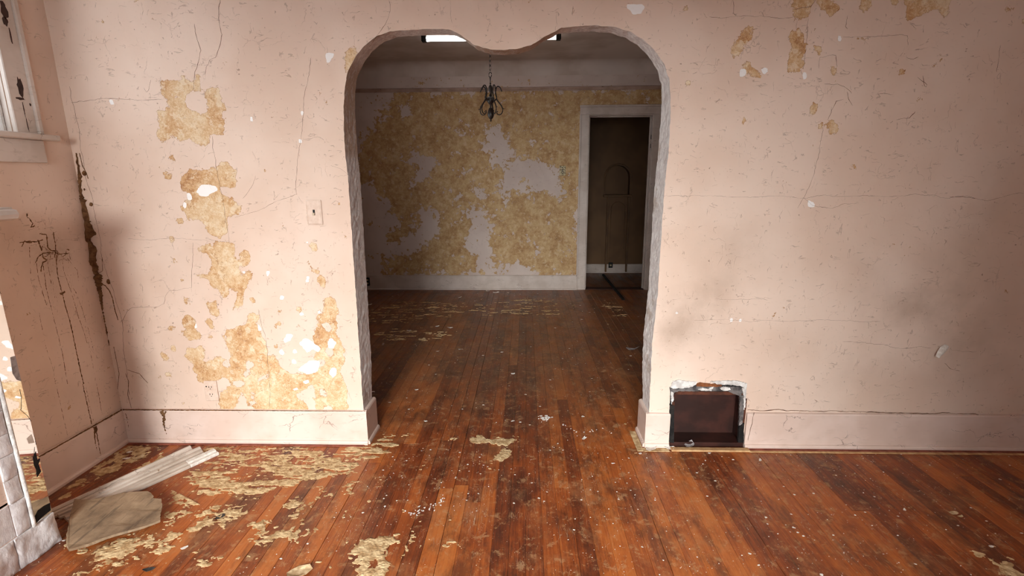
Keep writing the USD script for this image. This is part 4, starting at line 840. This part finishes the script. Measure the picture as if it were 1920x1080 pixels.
jag([(528,290),(556,300),(550,430),(534,420)], -.004, .006, 'plaster_white', 'broken_plaster', 11)
jag([(1222,335),(1270,328),(1276,480),(1262,600),(1240,640),(1212,690),(1222,520)], -.003, .008, 'plaster_dark', 'sooty_plaster', 12)
jag([(1245,255),(1290,250),(1284,330),(1276,470),(1262,470),(1262,340)], -.006, .006, 'plaster_white', 'broken_plaster', 13, .003)
jag([(1218,600),(1245,580),(1248,640),(1222,670)], -.006, .006, 'chip_grey', 'broken_plaster', 14, .003)
jag([(512,245),(540,235),(545,270),(520,290)], -.004, .006, 'plaster_dark', 'sooty_plaster', 15, .003)
part(vent, 'floor_strip', bx(.735, 1.128, WY - .060, WY - .030, 0, .010, .002), M['bare_wood'])

# ------------------------------------------------------------------ switches and outlets
def plate_mesh(cx, cz, w, h, y, t=.006, cham=.007):
    o = Polygon([(cx - w / 2, cz - h / 2), (cx + w / 2, cz - h / 2), (cx + w / 2, cz + h / 2), (cx - w / 2, cz + h / 2)])
    a = np.array(o.buffer(-.006).buffer(.006).exterior.coords)[:-1]; bq = np.array([cx, cz]) + (a - [cx, cz]) * np.array([1 - 2 * cham / w, 1 - 2 * cham / h])
    n = len(a); v = np.vstack([np.c_[a[:, 0], np.full(n, y), a[:, 1]], np.c_[a[:, 0], np.full(n, y - t * .5), a[:, 1]], np.c_[bq[:, 0], np.full(n, y - t), bq[:, 1]], [[cx, y - t, cz]]]); F = []
    for r_ in (0, 1):
        for i in range(n):
            j = (i + 1) % n; F += [[i + r_ * n, j + r_ * n, j + r_ * n + n], [i + r_ * n, j + r_ * n + n, i + r_ * n + n]]
    for i in range(n): F.append([2 * n + i, 2 * n + (i + 1) % n, 3 * n])
    m = trimesh.Trimesh(v, np.array(F), process=False); m.fix_normals(); return m
yw = WY - .003
sw = thing('light_switch', 'painted-over light switch plate on the pink wall left of the arch', 'light switch', (-1.005, yw, 1.203))
part(sw, 'plate', plate_mesh(-1.005, 1.203, .073, .118, yw, .007), M['plate'])
part(sw, 'slot', bx(-1.010, -1.000, yw - .0078, yw - .004, 1.191, 1.216, .0005), M['black'])
part(sw, 'toggle', bx(-1.0092, -1.0012, yw - .017, yw - .004, 1.190, 1.202, .001), M['toggle'])
for zz in (1.203 + .03, 1.203 - .03): part(sw, 'screw', lathe([(0, 0), (.0030, 0), (.0026, .001), (0, .0012)], (0, 0, 0), 14).apply_transform(trimesh.transformations.rotation_matrix(PI / 2, [1, 0, 0])).apply_translation([-1.005, yw - .0068, zz]), M['plate'])
ocx, ocz = -1.632, .289
o1 = thing('outlet', 'pink painted outlet low on the arch wall above the left baseboard', 'outlet', (ocx, yw, ocz))
part(o1, 'plate', plate_mesh(ocx, ocz, .068, .112, yw, .005, .003), M['plate'])
for sz in (.020, -.020):
    part(o1, 'socket', bx(ocx - .016, ocx + .016, yw - .0062, yw - .0045, ocz + sz - .013, ocz + sz + .013, .0006), M['plate'])
    for dx, dz, a, b in ((-.0065, .004, .0014, .004), (.0065, .004, .0014, .004), (0, -.007, .002, .002)):
        part(o1, 'slot', bx(ocx + dx - a, ocx + dx + a, yw - .0066, yw - .006, ocz + sz + dz - b, ocz + sz + dz + b), M['black'])
part(o1, 'hole', lathe([(0, 0), (.0036, 0), (.0036, .0008), (0, .0008)], (0, 0, 0), 14).apply_transform(trimesh.transformations.rotation_matrix(PI / 2, [1, 0, 0])).apply_translation([ocx - .021, yw - .0046, ocz + .026]), M['black'])
fcx, fcz = .431, 1.448
o2 = thing('light_switch', 'chipped cream switch plate on the ochre far wall left of the doorway', 'light switch', (fcx, FY, fcz))
part(o2, 'plate', plate_mesh(fcx, fcz, .072, .115, FY, .008), M['plate_far'])
part(o2, 'slot', bx(fcx - .007, fcx + .007, FY - .0088, FY - .006, fcz - .014, fcz + .014), M['black']); part(o2, 'toggle', bx(fcx - .005, fcx + .005, FY - .018, FY - .006, fcz - .008, fcz + .004, .001), M['toggle'])
for dz in (.034, -.034): part(o2, 'screw', bx(fcx - .005, fcx + .005, FY - .0092, FY - .007, fcz + dz - .005, fcz + dz + .005, .001), M['black'])
q = on(1, FY - .017, 689, 528); lx_, lz_ = q[0], q[2]
o3 = thing('outlet', 'black outlet set in the far baseboard at its left end', 'outlet', (lx_, FY - .018, lz_))
part(o3, 'plate', plate_mesh(lx_, lz_, .058, .105, FY - .017, .006), M['black'])
for dz in (.022, -.022): part(o3, 'socket', bx(lx_ - .013, lx_ + .013, FY - .0255, FY - .022, lz_ + dz - .012, lz_ + dz + .012, .002), M['plate_far'])

# ------------------------------------------------------------------ chandelier in the inner room
CX, CY, U = -.290, 4.2, .000565
def cz(v): return 2.314 - (v - 95) * U * 1.0
ch = thing('chandelier', 'small dark bronze five-arm chandelier hanging on a chain beyond the arch', 'chandelier', (CX, CY, 1.81))
ztop = IZ
zc = cz(315)
nl = 0; z = zc + .012
def link(zc_, rx, rz, rot, rad):
    a = np.linspace(0, 2 * PI, 20, endpoint=False); c = np.c_[rx * np.cos(a), np.zeros(20), rz * np.sin(a)]
    an_ = .85 if rot else -.75; c = np.c_[c[:, 0] * math.cos(an_), c[:, 0] * math.sin(an_), c[:, 2]]
    return tube(c + [CX, CY, zc_], rad, 6, closed=True)
while z < ztop - .03:
    part(ch, 'chain_link', link(z + .020, .008, .021, nl % 2, .0020), M['bronze'], smooth=True); z += .0345; nl += 1
part(ch, 'ceiling_canopy', lathe([(0, ztop - .035), (.012, ztop - .035), (.03, ztop - .025), (.055, ztop - .006), (.058, ztop), (0, ztop)], (CX, CY, 0)), M['bronze'], smooth=40)
part(ch, 'hanging_ring', link(cz(350), .016, .019, 0, .0030), M['bronze'], smooth=True)
k = U
def LZ(pr): return lathe([(r_ * k, cz(v)) for r_, v in pr][::-1], (CX, CY, 0), 24)
part(ch, 'stem', LZ([(0, 382), (10, 384), (9, 400), (6, 430), (6, 455), (13, 462), (13, 470), (7, 478), (7, 490), (0, 490)]), M['bronze'], smooth=40)
part(ch, 'upper_ball', LZ([(0, 482), (12, 487), (24, 505), (30, 535), (24, 565), (12, 582), (0, 586)]), M['bronze'], smooth=60)
part(ch, 'neck', LZ([(0, 584), (10, 586), (8, 600), (14, 608), (22, 628), (16, 634), (16, 650), (0, 650)]), M['bronze'], smooth=40)
part(ch, 'arm_cup', LZ([(0, 645), (45, 648), (58, 660), (58, 672), (50, 685), (50, 700), (42, 722), (26, 742), (12, 752), (10, 790), (0, 790)]), M['bronze'], smooth=40)
part(ch, 'lower_ball', LZ([(0, 788), (14, 790), (26, 800), (40, 835), (47, 872), (44, 905), (30, 935), (14, 948), (8, 955), (13, 962), (11, 970), (6, 980), (0, 992)]), M['bronze'], smooth=60)
armp = [(30, 690), (60, 690), (84, 668), (76, 610), (78, 545), (104, 502), (136, 512), (154, 545), (166, 570)]
low = [(84, 668), (108, 705), (150, 755), (172, 800), (170, 845), (150, 876), (118, 886), (92, 870), (90, 846), (106, 842)]
spur = [(162, 780), (180, 800), (200, 804), (212, 796)]
for i in range(5):
    a = 2 * PI * i / 5 + math.radians(12)
    def rad3(pr, n): s = spline(np.array([(r_ * k, cz(v)) for r_, v in pr]), n); return np.c_[CX + s[:, 0] * math.cos(a), CY + s[:, 0] * math.sin(a), s[:, 1]]
    A = rad3(armp, 44); B = rad3(low, 48); C = rad3(spur, 14)
    part(ch, 'arm', join(tube(A, np.linspace(.0058, .0040, 44), 8), tube(B, np.linspace(.0056, .0034, 48), 8), tube(C, np.linspace(.0050, .0012, 14), 6)), M['bronze'], smooth=True)

# ------------------------------------------------------------------ fluorescent tube lamp on the inner ceiling
TY, TZ, TX0, TX1 = 4.815, 2.60, -.952, .311
tl = thing('tube_lamp', 'lit white fluorescent tube with black end caps under the inner ceiling', 'lamp', ((TX0 + TX1) / 2, TY, TZ - .03))
def xcyl(x0, x1, r_, y, z): return tube(np.array([[x0, y, z], [x1, y, z]]), r_, 20)
part(tl, 'tube', xcyl(TX0 + .045, TX1 - .045, .021, TY, TZ), M['tube'], smooth=40)
for a, b in ((TX0, TX0 + .045), (TX1 - .045, TX1)): part(tl, 'end_cap', bx(a, b, TY - .028, TY + .028, TZ - .026, TZ + .030, .006), M['black'])
part(tl, 'housing', bx(TX0 + .01, TX1 - .01, TY - .022, TY + .022, TZ + .024, IZ, .003), M['ceiling'])

# ------------------------------------------------------------------ things lying on the floor
# four lengths of old moulding
def stick(a, b, prof, z0=0.0, z1=0.0):
    return sweep(prof, (a[0], a[1], z0), (b[0], b[1], z1))
ma = [(368, 834), (384, 838), (396, 842), (410, 851)]; mb = [(112, 955), (109, 964), (109, 974), (111, 987)]
prf = [[(-.014, 0), (.014, 0), (.014, .006), (.006, .008), (.006, .013), (.000, .020), (-.008, .020), (-.014, .013)], [(-.014, 0), (.014, 0), (.014, .008), (.007, .008), (.003, .016), (-.005, .018), (-.014, .010)], [(-.013, 0), (.013, 0), (.013, .010), (.005, .010), (.003, .017), (-.006, .019), (-.013, .012)], [(-.030, 0), (.030, 0), (.030, .006), (.026, .013), (.014, .013), (.012, .009), (.008, .009), (.005, .018), (-.016, .020), (-.019, .014), (-.024, .014), (-.030, .008)]]
ml = ['old white moulding strip on the left floor, farthest from the camera of four', 'thin off-white moulding strip second from the wall in the bundle of four', 'off-white moulding strip lying just behind the widest white one', 'widest white moulding strip at the front of the bundle, its end painted bright white']
KO = []
A0, B0 = np.array(FL(410, 853)), np.array(FL(112, 990)); dv = (A0 - B0) / np.linalg.norm(A0 - B0); pv = np.array([-dv[1], dv[0]])
offs = [.034 + .072 + .044 + .020, .034 + .036 + .044 - .014, .034 + .036 + .019, .034]
offs = [.136, .105, .076, .030]; fan = [.042, .026, .011, 0]; short = [.045, .022, .034, 0]
for i in range(4):
    a, b = A0 + pv * (offs[i] + fan[i]) - dv * short[i], B0 + pv * offs[i] + dv * .01 * i
    sgrp = 0.0
    KO.append(shapely.LineString([a, b]).buffer((.031 if i == 3 else .015) + .004, cap_style='flat'))
    t = thing('wooden_moulding', ml[i], 'moulding', (*((a + b) / 2), 0))
    part(t, 'strip', stick(b, a, prf[i], sgrp, sgrp), M['moulding'], smooth=25)
    if i == 3:
        e = a + (b - a) / np.linalg.norm(b - a) * .13
        part(t, 'painted_end', stick(e, a + (a - b) / np.linalg.norm(a - b) * .002, [(u * 1.03, w_ + (.0012 if w_ > 0 else 0)) for u, w_ in prf[i]], 0.0002, 0.0002), M['chip'], smooth=25, label='bright white painted end')
KOU = unary_union(KO + [sbox(vL - .02, WY - .075, vR + .02, WY + .1)]).buffer(.004)
# scrap of board
bpx = [(129, 1031), (124, 1020), (131, 975), (140, 941), (172, 942), (205, 936), (235, 929), (277, 926.5), (287, 932), (289, 938), (303, 939), (305, 950), (301, 966), (301, 978), (270, 990), (215, 1005), (165, 1022)]
bp = Polygon([FL(u, v, .03) for u, v in bpx])
bm = slab(Polygon(np.array(shapely.segmentize(bp.exterior, .012).coords)), 0, .010); q = np.array(bm.vertices)
q[:, :2] += (np.c_[meshkit.noise(q * 90, 4), meshkit.noise(q * 90, 9)] - .5) * .005
cen = np.array(bp.centroid.coords[0]); q[:, 2] += .024 + (q[:, 1] - cen[1]) * .02 + .010 * meshkit.noise(np.c_[q[:, :2] * 6, q[:, :1] * 0], 2)
q[:, 2] += .001 - min(0, 0)
bt = thing('board_scrap', 'grey-brown broken sheet of board lying across the moulding strips', 'board', (*cen, 0))
part(bt, 'sheet', trimesh.Trimesh(q, np.array(bm.faces), process=False), M['board'], smooth=30)
# the long thin stick lying across the far doorway
a, b = FL(1131, 517), FL(1169, 563)
st = thing('loose_stick', 'thin dark stick lying on the floor in front of the far doorway', 'stick', (*((np.array(a) + b) / 2), 0))
part(st, 'shaft', sweep([(-.016, 0), (.016, 0), (.013, .016), (-.013, .016)], (*b, .003), (*a, .008)), M['black_gap'])

def flake(cx, cy, size, seed, thick=.0012, curl=.25, aspect=.6, rot=None, z=0.0):
    """an irregular curled flake of paint or plaster lying on the floor"""
    rr = np.random.default_rng(seed); k = int(rr.integers(7, 11)); rot = rr.random() * 2 * PI if rot is None else rot
    an = np.sort(rr.random(k) * 2 * PI); an = np.linspace(0, 2 * PI, k, endpoint=False) + (rr.random(k) - .5) * .5
    rad = size / 2 * (.6 + .55 * rr.random(k)); p = np.c_[rad * np.cos(an), rad * np.sin(an) * aspect]
    c, s = math.cos(rot), math.sin(rot); inner = p * .5
    P = np.vstack([p, inner, [[0, 0]]]); h = curl * size * (np.linalg.norm(P, axis=1) / (size / 2)) ** 2 * (.25 + .75 * rr.random(len(P))) * .5
    xy = np.c_[P[:, 0] * c - P[:, 1] * s + cx, P[:, 0] * s + P[:, 1] * c + cy]
    h = h - h.min() + .0003
    top = np.c_[xy, z + h + thick]; bot = np.c_[xy, z + h]; n = len(P); F = []
    for i in range(k):
        j = (i + 1) % k
        F += [[i, j, k + j], [i, k + j, k + i], [k + i, k + j, 2 * k]]
        F += [[n + i, n + k + j, n + j], [n + i, n + k + i, n + k + j], [n + k + i, n + 2 * k, n + k + j]]
        F += [[i, n + i, n + j], [i, n + j, j]]
    return trimesh.Trimesh(np.vstack([top, bot]), np.array(F), process=False)
CH = [(1219, 841, .13, 'chip', 'large white plaster flake at the foot of the right arch pier'), (1292, 840, .075, 'chip_grey', 'curled grey paint flake leaning in the vent opening'), (1256, 842, .06, 'chip', 'white plaster sliver between the right pier and the vent'), (1425, 863, .034, 'chip', 'white paint flake on the floor right of the vent'), (1200, 852, .020, 'chip', 'small white crumb in front of the right arch pier'), (1330, 850, .02, 'chip', 'white crumb on the floor directly below the vent'), (1095, 822, .040, 'chip', 'bright white flake on the boards left of the right pier'), (1672, 837, .022, 'chip', 'white flake against the right baseboard'), (1787, 962, .040, 'chip_tan', 'tan curled flake on the dark boards at right'), (1696, 956, .020, 'chip', 'small white flake left of the tan flake at right'), (1800, 970, .03, 'chip_tan', 'smaller tan sliver beside the tan flake at right'), (1858, 1025, .020, 'chip', 'white flake near the bottom right corner'), (347, 1027, .030, 'chip', 'white paint flake on the floor in front of the board scrap'), (487, 916, .018, 'chip', 'small white flake amid the dust left of the arch'), (560, 1073, .090, 'chip_tan', 'tan plaster lump at the bottom edge left of centre'), (412, 970, .040, 'chip_dark', 'dark flake on the boards right of the board scrap'), (278, 1068, .045, 'chip_dark', 'dark flake near the bottom left corner'), (270, 845, .050, 'chip_tan', 'pale plaster flake in the left corner behind the mouldings'), (262, 858, .060, 'chip_tan', 'long pale splinter in the left corner behind the mouldings'), (237, 860, .040, 'chip', 'white plaster flake beside the left baseboard'), (243, 848, .035, 'chip', 'white plaster flake near the back of the left corner'), (203, 854, .028, 'chip', 'whitish crumb at the foot of the left baseboard'), (120, 1014, .016, 'chip', 'white crumb at the fireplace base corner'), (1185, 655, .11, 'chip_grey', 'greyish paper scrap on the inner floor near the right jamb'), (820, 612, .05, 'chip', 'white flake in the middle of the inner floor'), (845, 615, .06, 'chip', 'white flake right of another in the middle of the inner floor'), (767, 620, .045, 'chip', 'white flake left of the others on the inner floor'), (693, 572, .07, 'chip', 'white flake on the inner floor by the left jamb'), (915, 546, .055, 'chip', 'white flake lying at the foot of the far baseboard'), (930, 549, .09, 'chip', 'long white flake in front of the far baseboard'), (862, 558, .06, 'chip', 'flake before the far baseboard left of the long white one'), (781, 731, .03, 'chip', 'small white flake on the inner floor left of centre'), (728, 584, .06, 'chip_tan', 'pale flake near the left jamb on the inner floor'), (1075, 573, .06, 'chip_tan', 'pale flake on the inner floor before the far doorway'), (962, 701, .035, 'chip', 'white flake at the centre of the inner floor')]
for k, (px, py, sz, mt, lab) in enumerate(CH):
    x, y = FL(px, py)
    zb = .011 if 'leaning' in lab else .004 if 'right arch pier' in lab or 'sliver' in lab else 0.0
    solo('paint_flake' if mt != 'chip_tan' else 'plaster_flake', flake(x, y, sz, 300 + k, curl=.9 if 'leaning' in lab else .42 if sz > .05 else .25, aspect=.45 + .3 * ((k * 37) % 10) / 10, rot=(.2 if k % 3 else .9), z=zb), M[mt], lab, 'flake')
# a torn curl of wallpaper standing off the wall
x, z = W(1760, 656)
u = np.linspace(0, 1, 16); vv_ = []; 
for t in u:
    w_ = .004 + .020 * math.sin(PI * min(1, t * .75 + .12)) * (1 - .35 * t); c0 = np.array([x + .034 - .058 * t, z + .024 - .052 * t ** 1.3])
    for s in np.linspace(-1, 1, 7): vv_.append((c0[0] + s * w_ * .75, WY - .004 - .022 * t - .010 * (1 - s * s) * (.3 + t), c0[1] - s * w_ * .45))
vv_ = np.array(vv_); F = []
for i in range(15):
    a_ = np.arange(6) + i * 7; F += [np.c_[a_, a_ + 1, a_ + 8], np.c_[a_, a_ + 8, a_ + 7]]
F = np.vstack(F); n = len(vv_)
curl = trimesh.Trimesh(np.vstack([vv_, vv_ + [0, .0012, 0]]), np.vstack([F, F[:, ::-1] + n]), process=False)
part(wall_back, 'paper_curl', curl, M['chip'], smooth=True, label='white torn curl of wallpaper on the right')

# dust and crumbs nobody could count
DONE = [Polygon()]
def dust(name, label, polys, seed, stretch=(1, 1), thr=.50, step=.0027, hgt=.0022, soft=7):
    P = unary_union([Polygon([FL(*q) for q in p]).buffer(0) for p in polys]); x0, y0, x1, y1 = P.bounds; mrg = .06
    xs, ys_ = np.arange(x0 - mrg, x1 + mrg, step), np.arange(y0 - mrg, y1 + mrg, step); X, Y = np.meshgrid(xs, ys_)
    m = gaussian_filter(shapely.contains_xy(P, X.ravel(), Y.ravel()).reshape(X.shape).astype(float), soft)
    q1 = np.stack([X * 20 * stretch[0], Y * 20 * stretch[1], X * 0 + seed], -1)
    nf = meshkit.fbm(q1, 5, seed) * .66 + meshkit.fbm(np.stack([X * 70, Y * 90, X * 0], -1), 3, seed + 9) * .34
    d = (nf - .5) - (.22 + (thr - .52 - .22) * np.clip(m * 1.15, 0, 1))
    ok = (d > 0) & ~shapely.contains_xy(DONE[0], X.ravel(), Y.ravel()).reshape(X.shape) & ~shapely.contains_xy(KOU, X.ravel(), Y.ravel()).reshape(X.shape); wallm = (Y < WY - .03) | ((X > aL + .03) & (X < aR - .03) & (Y < FY - .03)) | (Y > WY + WT + .03); ok &= wallm & (Y < FY - .03) & (X > LX + .03)
    DONE[0] = unary_union([DONE[0], P.buffer(.05)])
    cell = ok[:-1, :-1] & ok[1:, :-1] & ok[:-1, 1:] & ok[1:, 1:]
    Z = np.clip(d, 0, .15) / .15 * hgt * (.5 + 1.0 * meshkit.noise(np.stack([X * 160, Y * 160, X * 0], -1), seed)) + .0004
    n = X.shape[1]; idx = np.arange(X.size).reshape(X.shape); I, J = np.nonzero(cell)
    a = idx[I, J]; F = np.vstack([np.c_[a, a + 1, a + n + 1], np.c_[a, a + n + 1, a + n]])
    if not len(F): return
    usedv, inv = np.unique(F.ravel(), return_inverse=True)
    v = np.c_[X.ravel(), Y.ravel(), Z.ravel()][usedv]; F = inv.reshape(-1, 3); nv = len(v)
    bot = v.copy(); bot[:, 2] = -.0012
    e = np.sort(np.vstack([F[:, [0, 1]], F[:, [1, 2]], F[:, [2, 0]]]), 1); ue, cnt = np.unique(e, axis=0, return_counts=True); be = ue[cnt == 1]
    S = np.vstack([np.c_[be, be[:, 1] + nv], np.c_[be[:, 0], be[:, 1] + nv, be[:, 0] + nv]])
    solo(name, trimesh.Trimesh(np.vstack([v, bot]), np.vstack([F, S]), process=False), M['dust'], label, 'dust', kind='stuff')
dust('plaster_dust', 'tan streaks of plaster dust on the floor left of the arch', [[(385, 838), (690, 836), (725, 812), (745, 838), (690, 866), (640, 895), (560, 905), (480, 930), (400, 935), (340, 905)]], 3, (.45, 2.4), .49)
dust('plaster_dust', 'tan dust scattered around the broken board scrap', [[(300, 900), (380, 905), (350, 950), (330, 1000), (240, 1030), (150, 1045), (140, 1030), (300, 985), (310, 940)], [(240, 1000), (330, 975), (460, 930), (500, 950), (360, 1020), (200, 1075), (120, 1075)], [(305, 905), (420, 890), (480, 915), (330, 975)]], 5, (.8, 1.2), .53)
dust('plaster_dust', 'tan crusty dust patch at the bottom edge left of the centre', [[(690, 1004), (745, 1008), (720, 1040), (735, 1085), (672, 1085), (664, 1030)]], 8, (1, 1), .40)
dust('plaster_dust', 'small tan dust patch on the boards below the middle of the arch', [[(915, 825), (960, 822), (955, 850), (940, 868), (925, 858), (935, 840)], [(838, 818), (862, 816), (860, 828), (842, 828)], [(880, 822), (905, 818), (920, 828), (895, 832)]], 9, (1, 1), .40)
dust('plaster_dust', 'band of tan dust across the inner floor in front of the far wall', [[(690, 575), (760, 565), (900, 568), (1000, 558), (1040, 556), (1055, 590), (980, 590), (880, 590), (760, 605), (690, 612)], [(690, 625), (760, 612), (860, 622), (830, 640), (700, 640)], [(1120, 560), (1165, 575), (1182, 600), (1140, 585)]], 12, (.45, 1.6), .57, .008)
dust('plaster_dust', 'pale crumbly dust in the bottom right corner of the floor', [[(1840, 1035), (1860, 1038), (1905, 1062), (1925, 1085), (1880, 1085)], [(1795, 1022), (1840, 1040), (1838, 1046)]], 14, (1, 1), .45)
dust('plaster_dust', 'dirty dust strip along the foot of the left baseboard', [[(235, 838), (300, 835), (300, 845), (180, 900), (120, 940), (108, 930)], [(300, 850), (330, 845), (210, 912), (150, 940)]], 16, (1.4, 1), .49)
dust('plaster_dust', 'thin dust line at the foot of the right pier and vent', [[(1190, 800), (1200, 832), (1215, 842), (1250, 845), (1250, 838), (1205, 825)]], 18, (1, 1), .42)
dust('plaster_dust', 'scattered dust on the boards in front of the arch at left', [[(560, 880), (660, 885), (665, 930), (580, 940)], [(480, 930), (560, 940), (520, 985), (460, 990)], [(740, 1000), (840, 1010), (830, 1035), (740, 1030)], [(770, 960), (830, 945), (825, 955), (775, 970)], [(420, 950), (560, 935), (600, 990), (420, 1060), (330, 1060)]], 20, (1, 1), .61)

FREE = sbox(LX, 1, RX, FY).difference(unary_union([KOU.buffer(.006), bp, DONE[0]]))
def heap(name, label, pts, n, spread, smin, smax, mat, seed):
    rr_ = np.random.default_rng(seed); ms = []
    for px, py in pts:
        x, y = FL(px, py)
        for _ in range(n): ms.append(flake(x + rr_.normal(0, spread), y + rr_.normal(0, spread * .8), rr_.uniform(smin, smax), int(rr_.integers(1e6)), curl=.4))
    solo(name, join(*ms), M[mat], label, 'flakes', kind='stuff')
heap('flake_heap', 'heap of small bright white paint flakes on the boards just past the arch', [(1022, 784)], 26, .018, .008, .024, 'chip', 401)
heap('flake_heap', 'loose scatter of white flakes on the boards before the right arch pier', [(1060, 800), (1093, 812), (1120, 806), (1050, 838)], 6, .03, .005, .014, 'chip', 402)
heap('flake_heap', 'slanting trail of white flakes on the boards left of the centre', [(770, 966), (785, 960), (800, 954), (815, 947), (828, 935)], 7, .014, .005, .014, 'chip', 403)
rc = np.random.default_rng(99); crumbs = []
for k in range(3000):
    if k < 2000: x, y = rc.uniform(LX + .05, 2.5), rc.uniform(1.35, WY - .05)
    else: x, y = rc.uniform(-1.9, 1.2), rc.uniform(WY + .2, FY - .1)
    dens = meshkit.fbm(np.array([[x * 2.1, y * 2.1, 3.3]]), 3, 6)[0]
    if rc.random() > (dens - .22) * 2.2 + (.25 if abs(y - 2.3) < .15 else 0): continue
    if WY - .05 < y < WY + WT + .05 and not aL + .03 < x < aR - .03: continue
    if not FREE.contains(Point(x, y)): continue
    s = .0016 + .0065 * rc.random() ** 4.0 * (1.5 if y > WY else 1)
    if y > WY: s *= 1.5
    p = rc.random(5) * .6 + .5; a = np.linspace(0, 2 * PI, 5, endpoint=False) + rc.random() * 6; h = .0006 + .0014 * rc.random()
    ring_ = np.c_[x + s * p * np.cos(a), y + s * p * np.sin(a) * (.5 + .5 * rc.random()), np.full(5, .0005)]
    v = np.vstack([ring_, [[x, y, h + .0008]]])
    crumbs.append(trimesh.Trimesh(v, np.array([[i, (i + 1) % 5, 5] for i in range(5)]), process=False))
solo('paint_crumbs', join(*crumbs), M['chip'], 'tiny white paint crumbs strewn all over the floorboards', 'crumbs', kind='stuff')
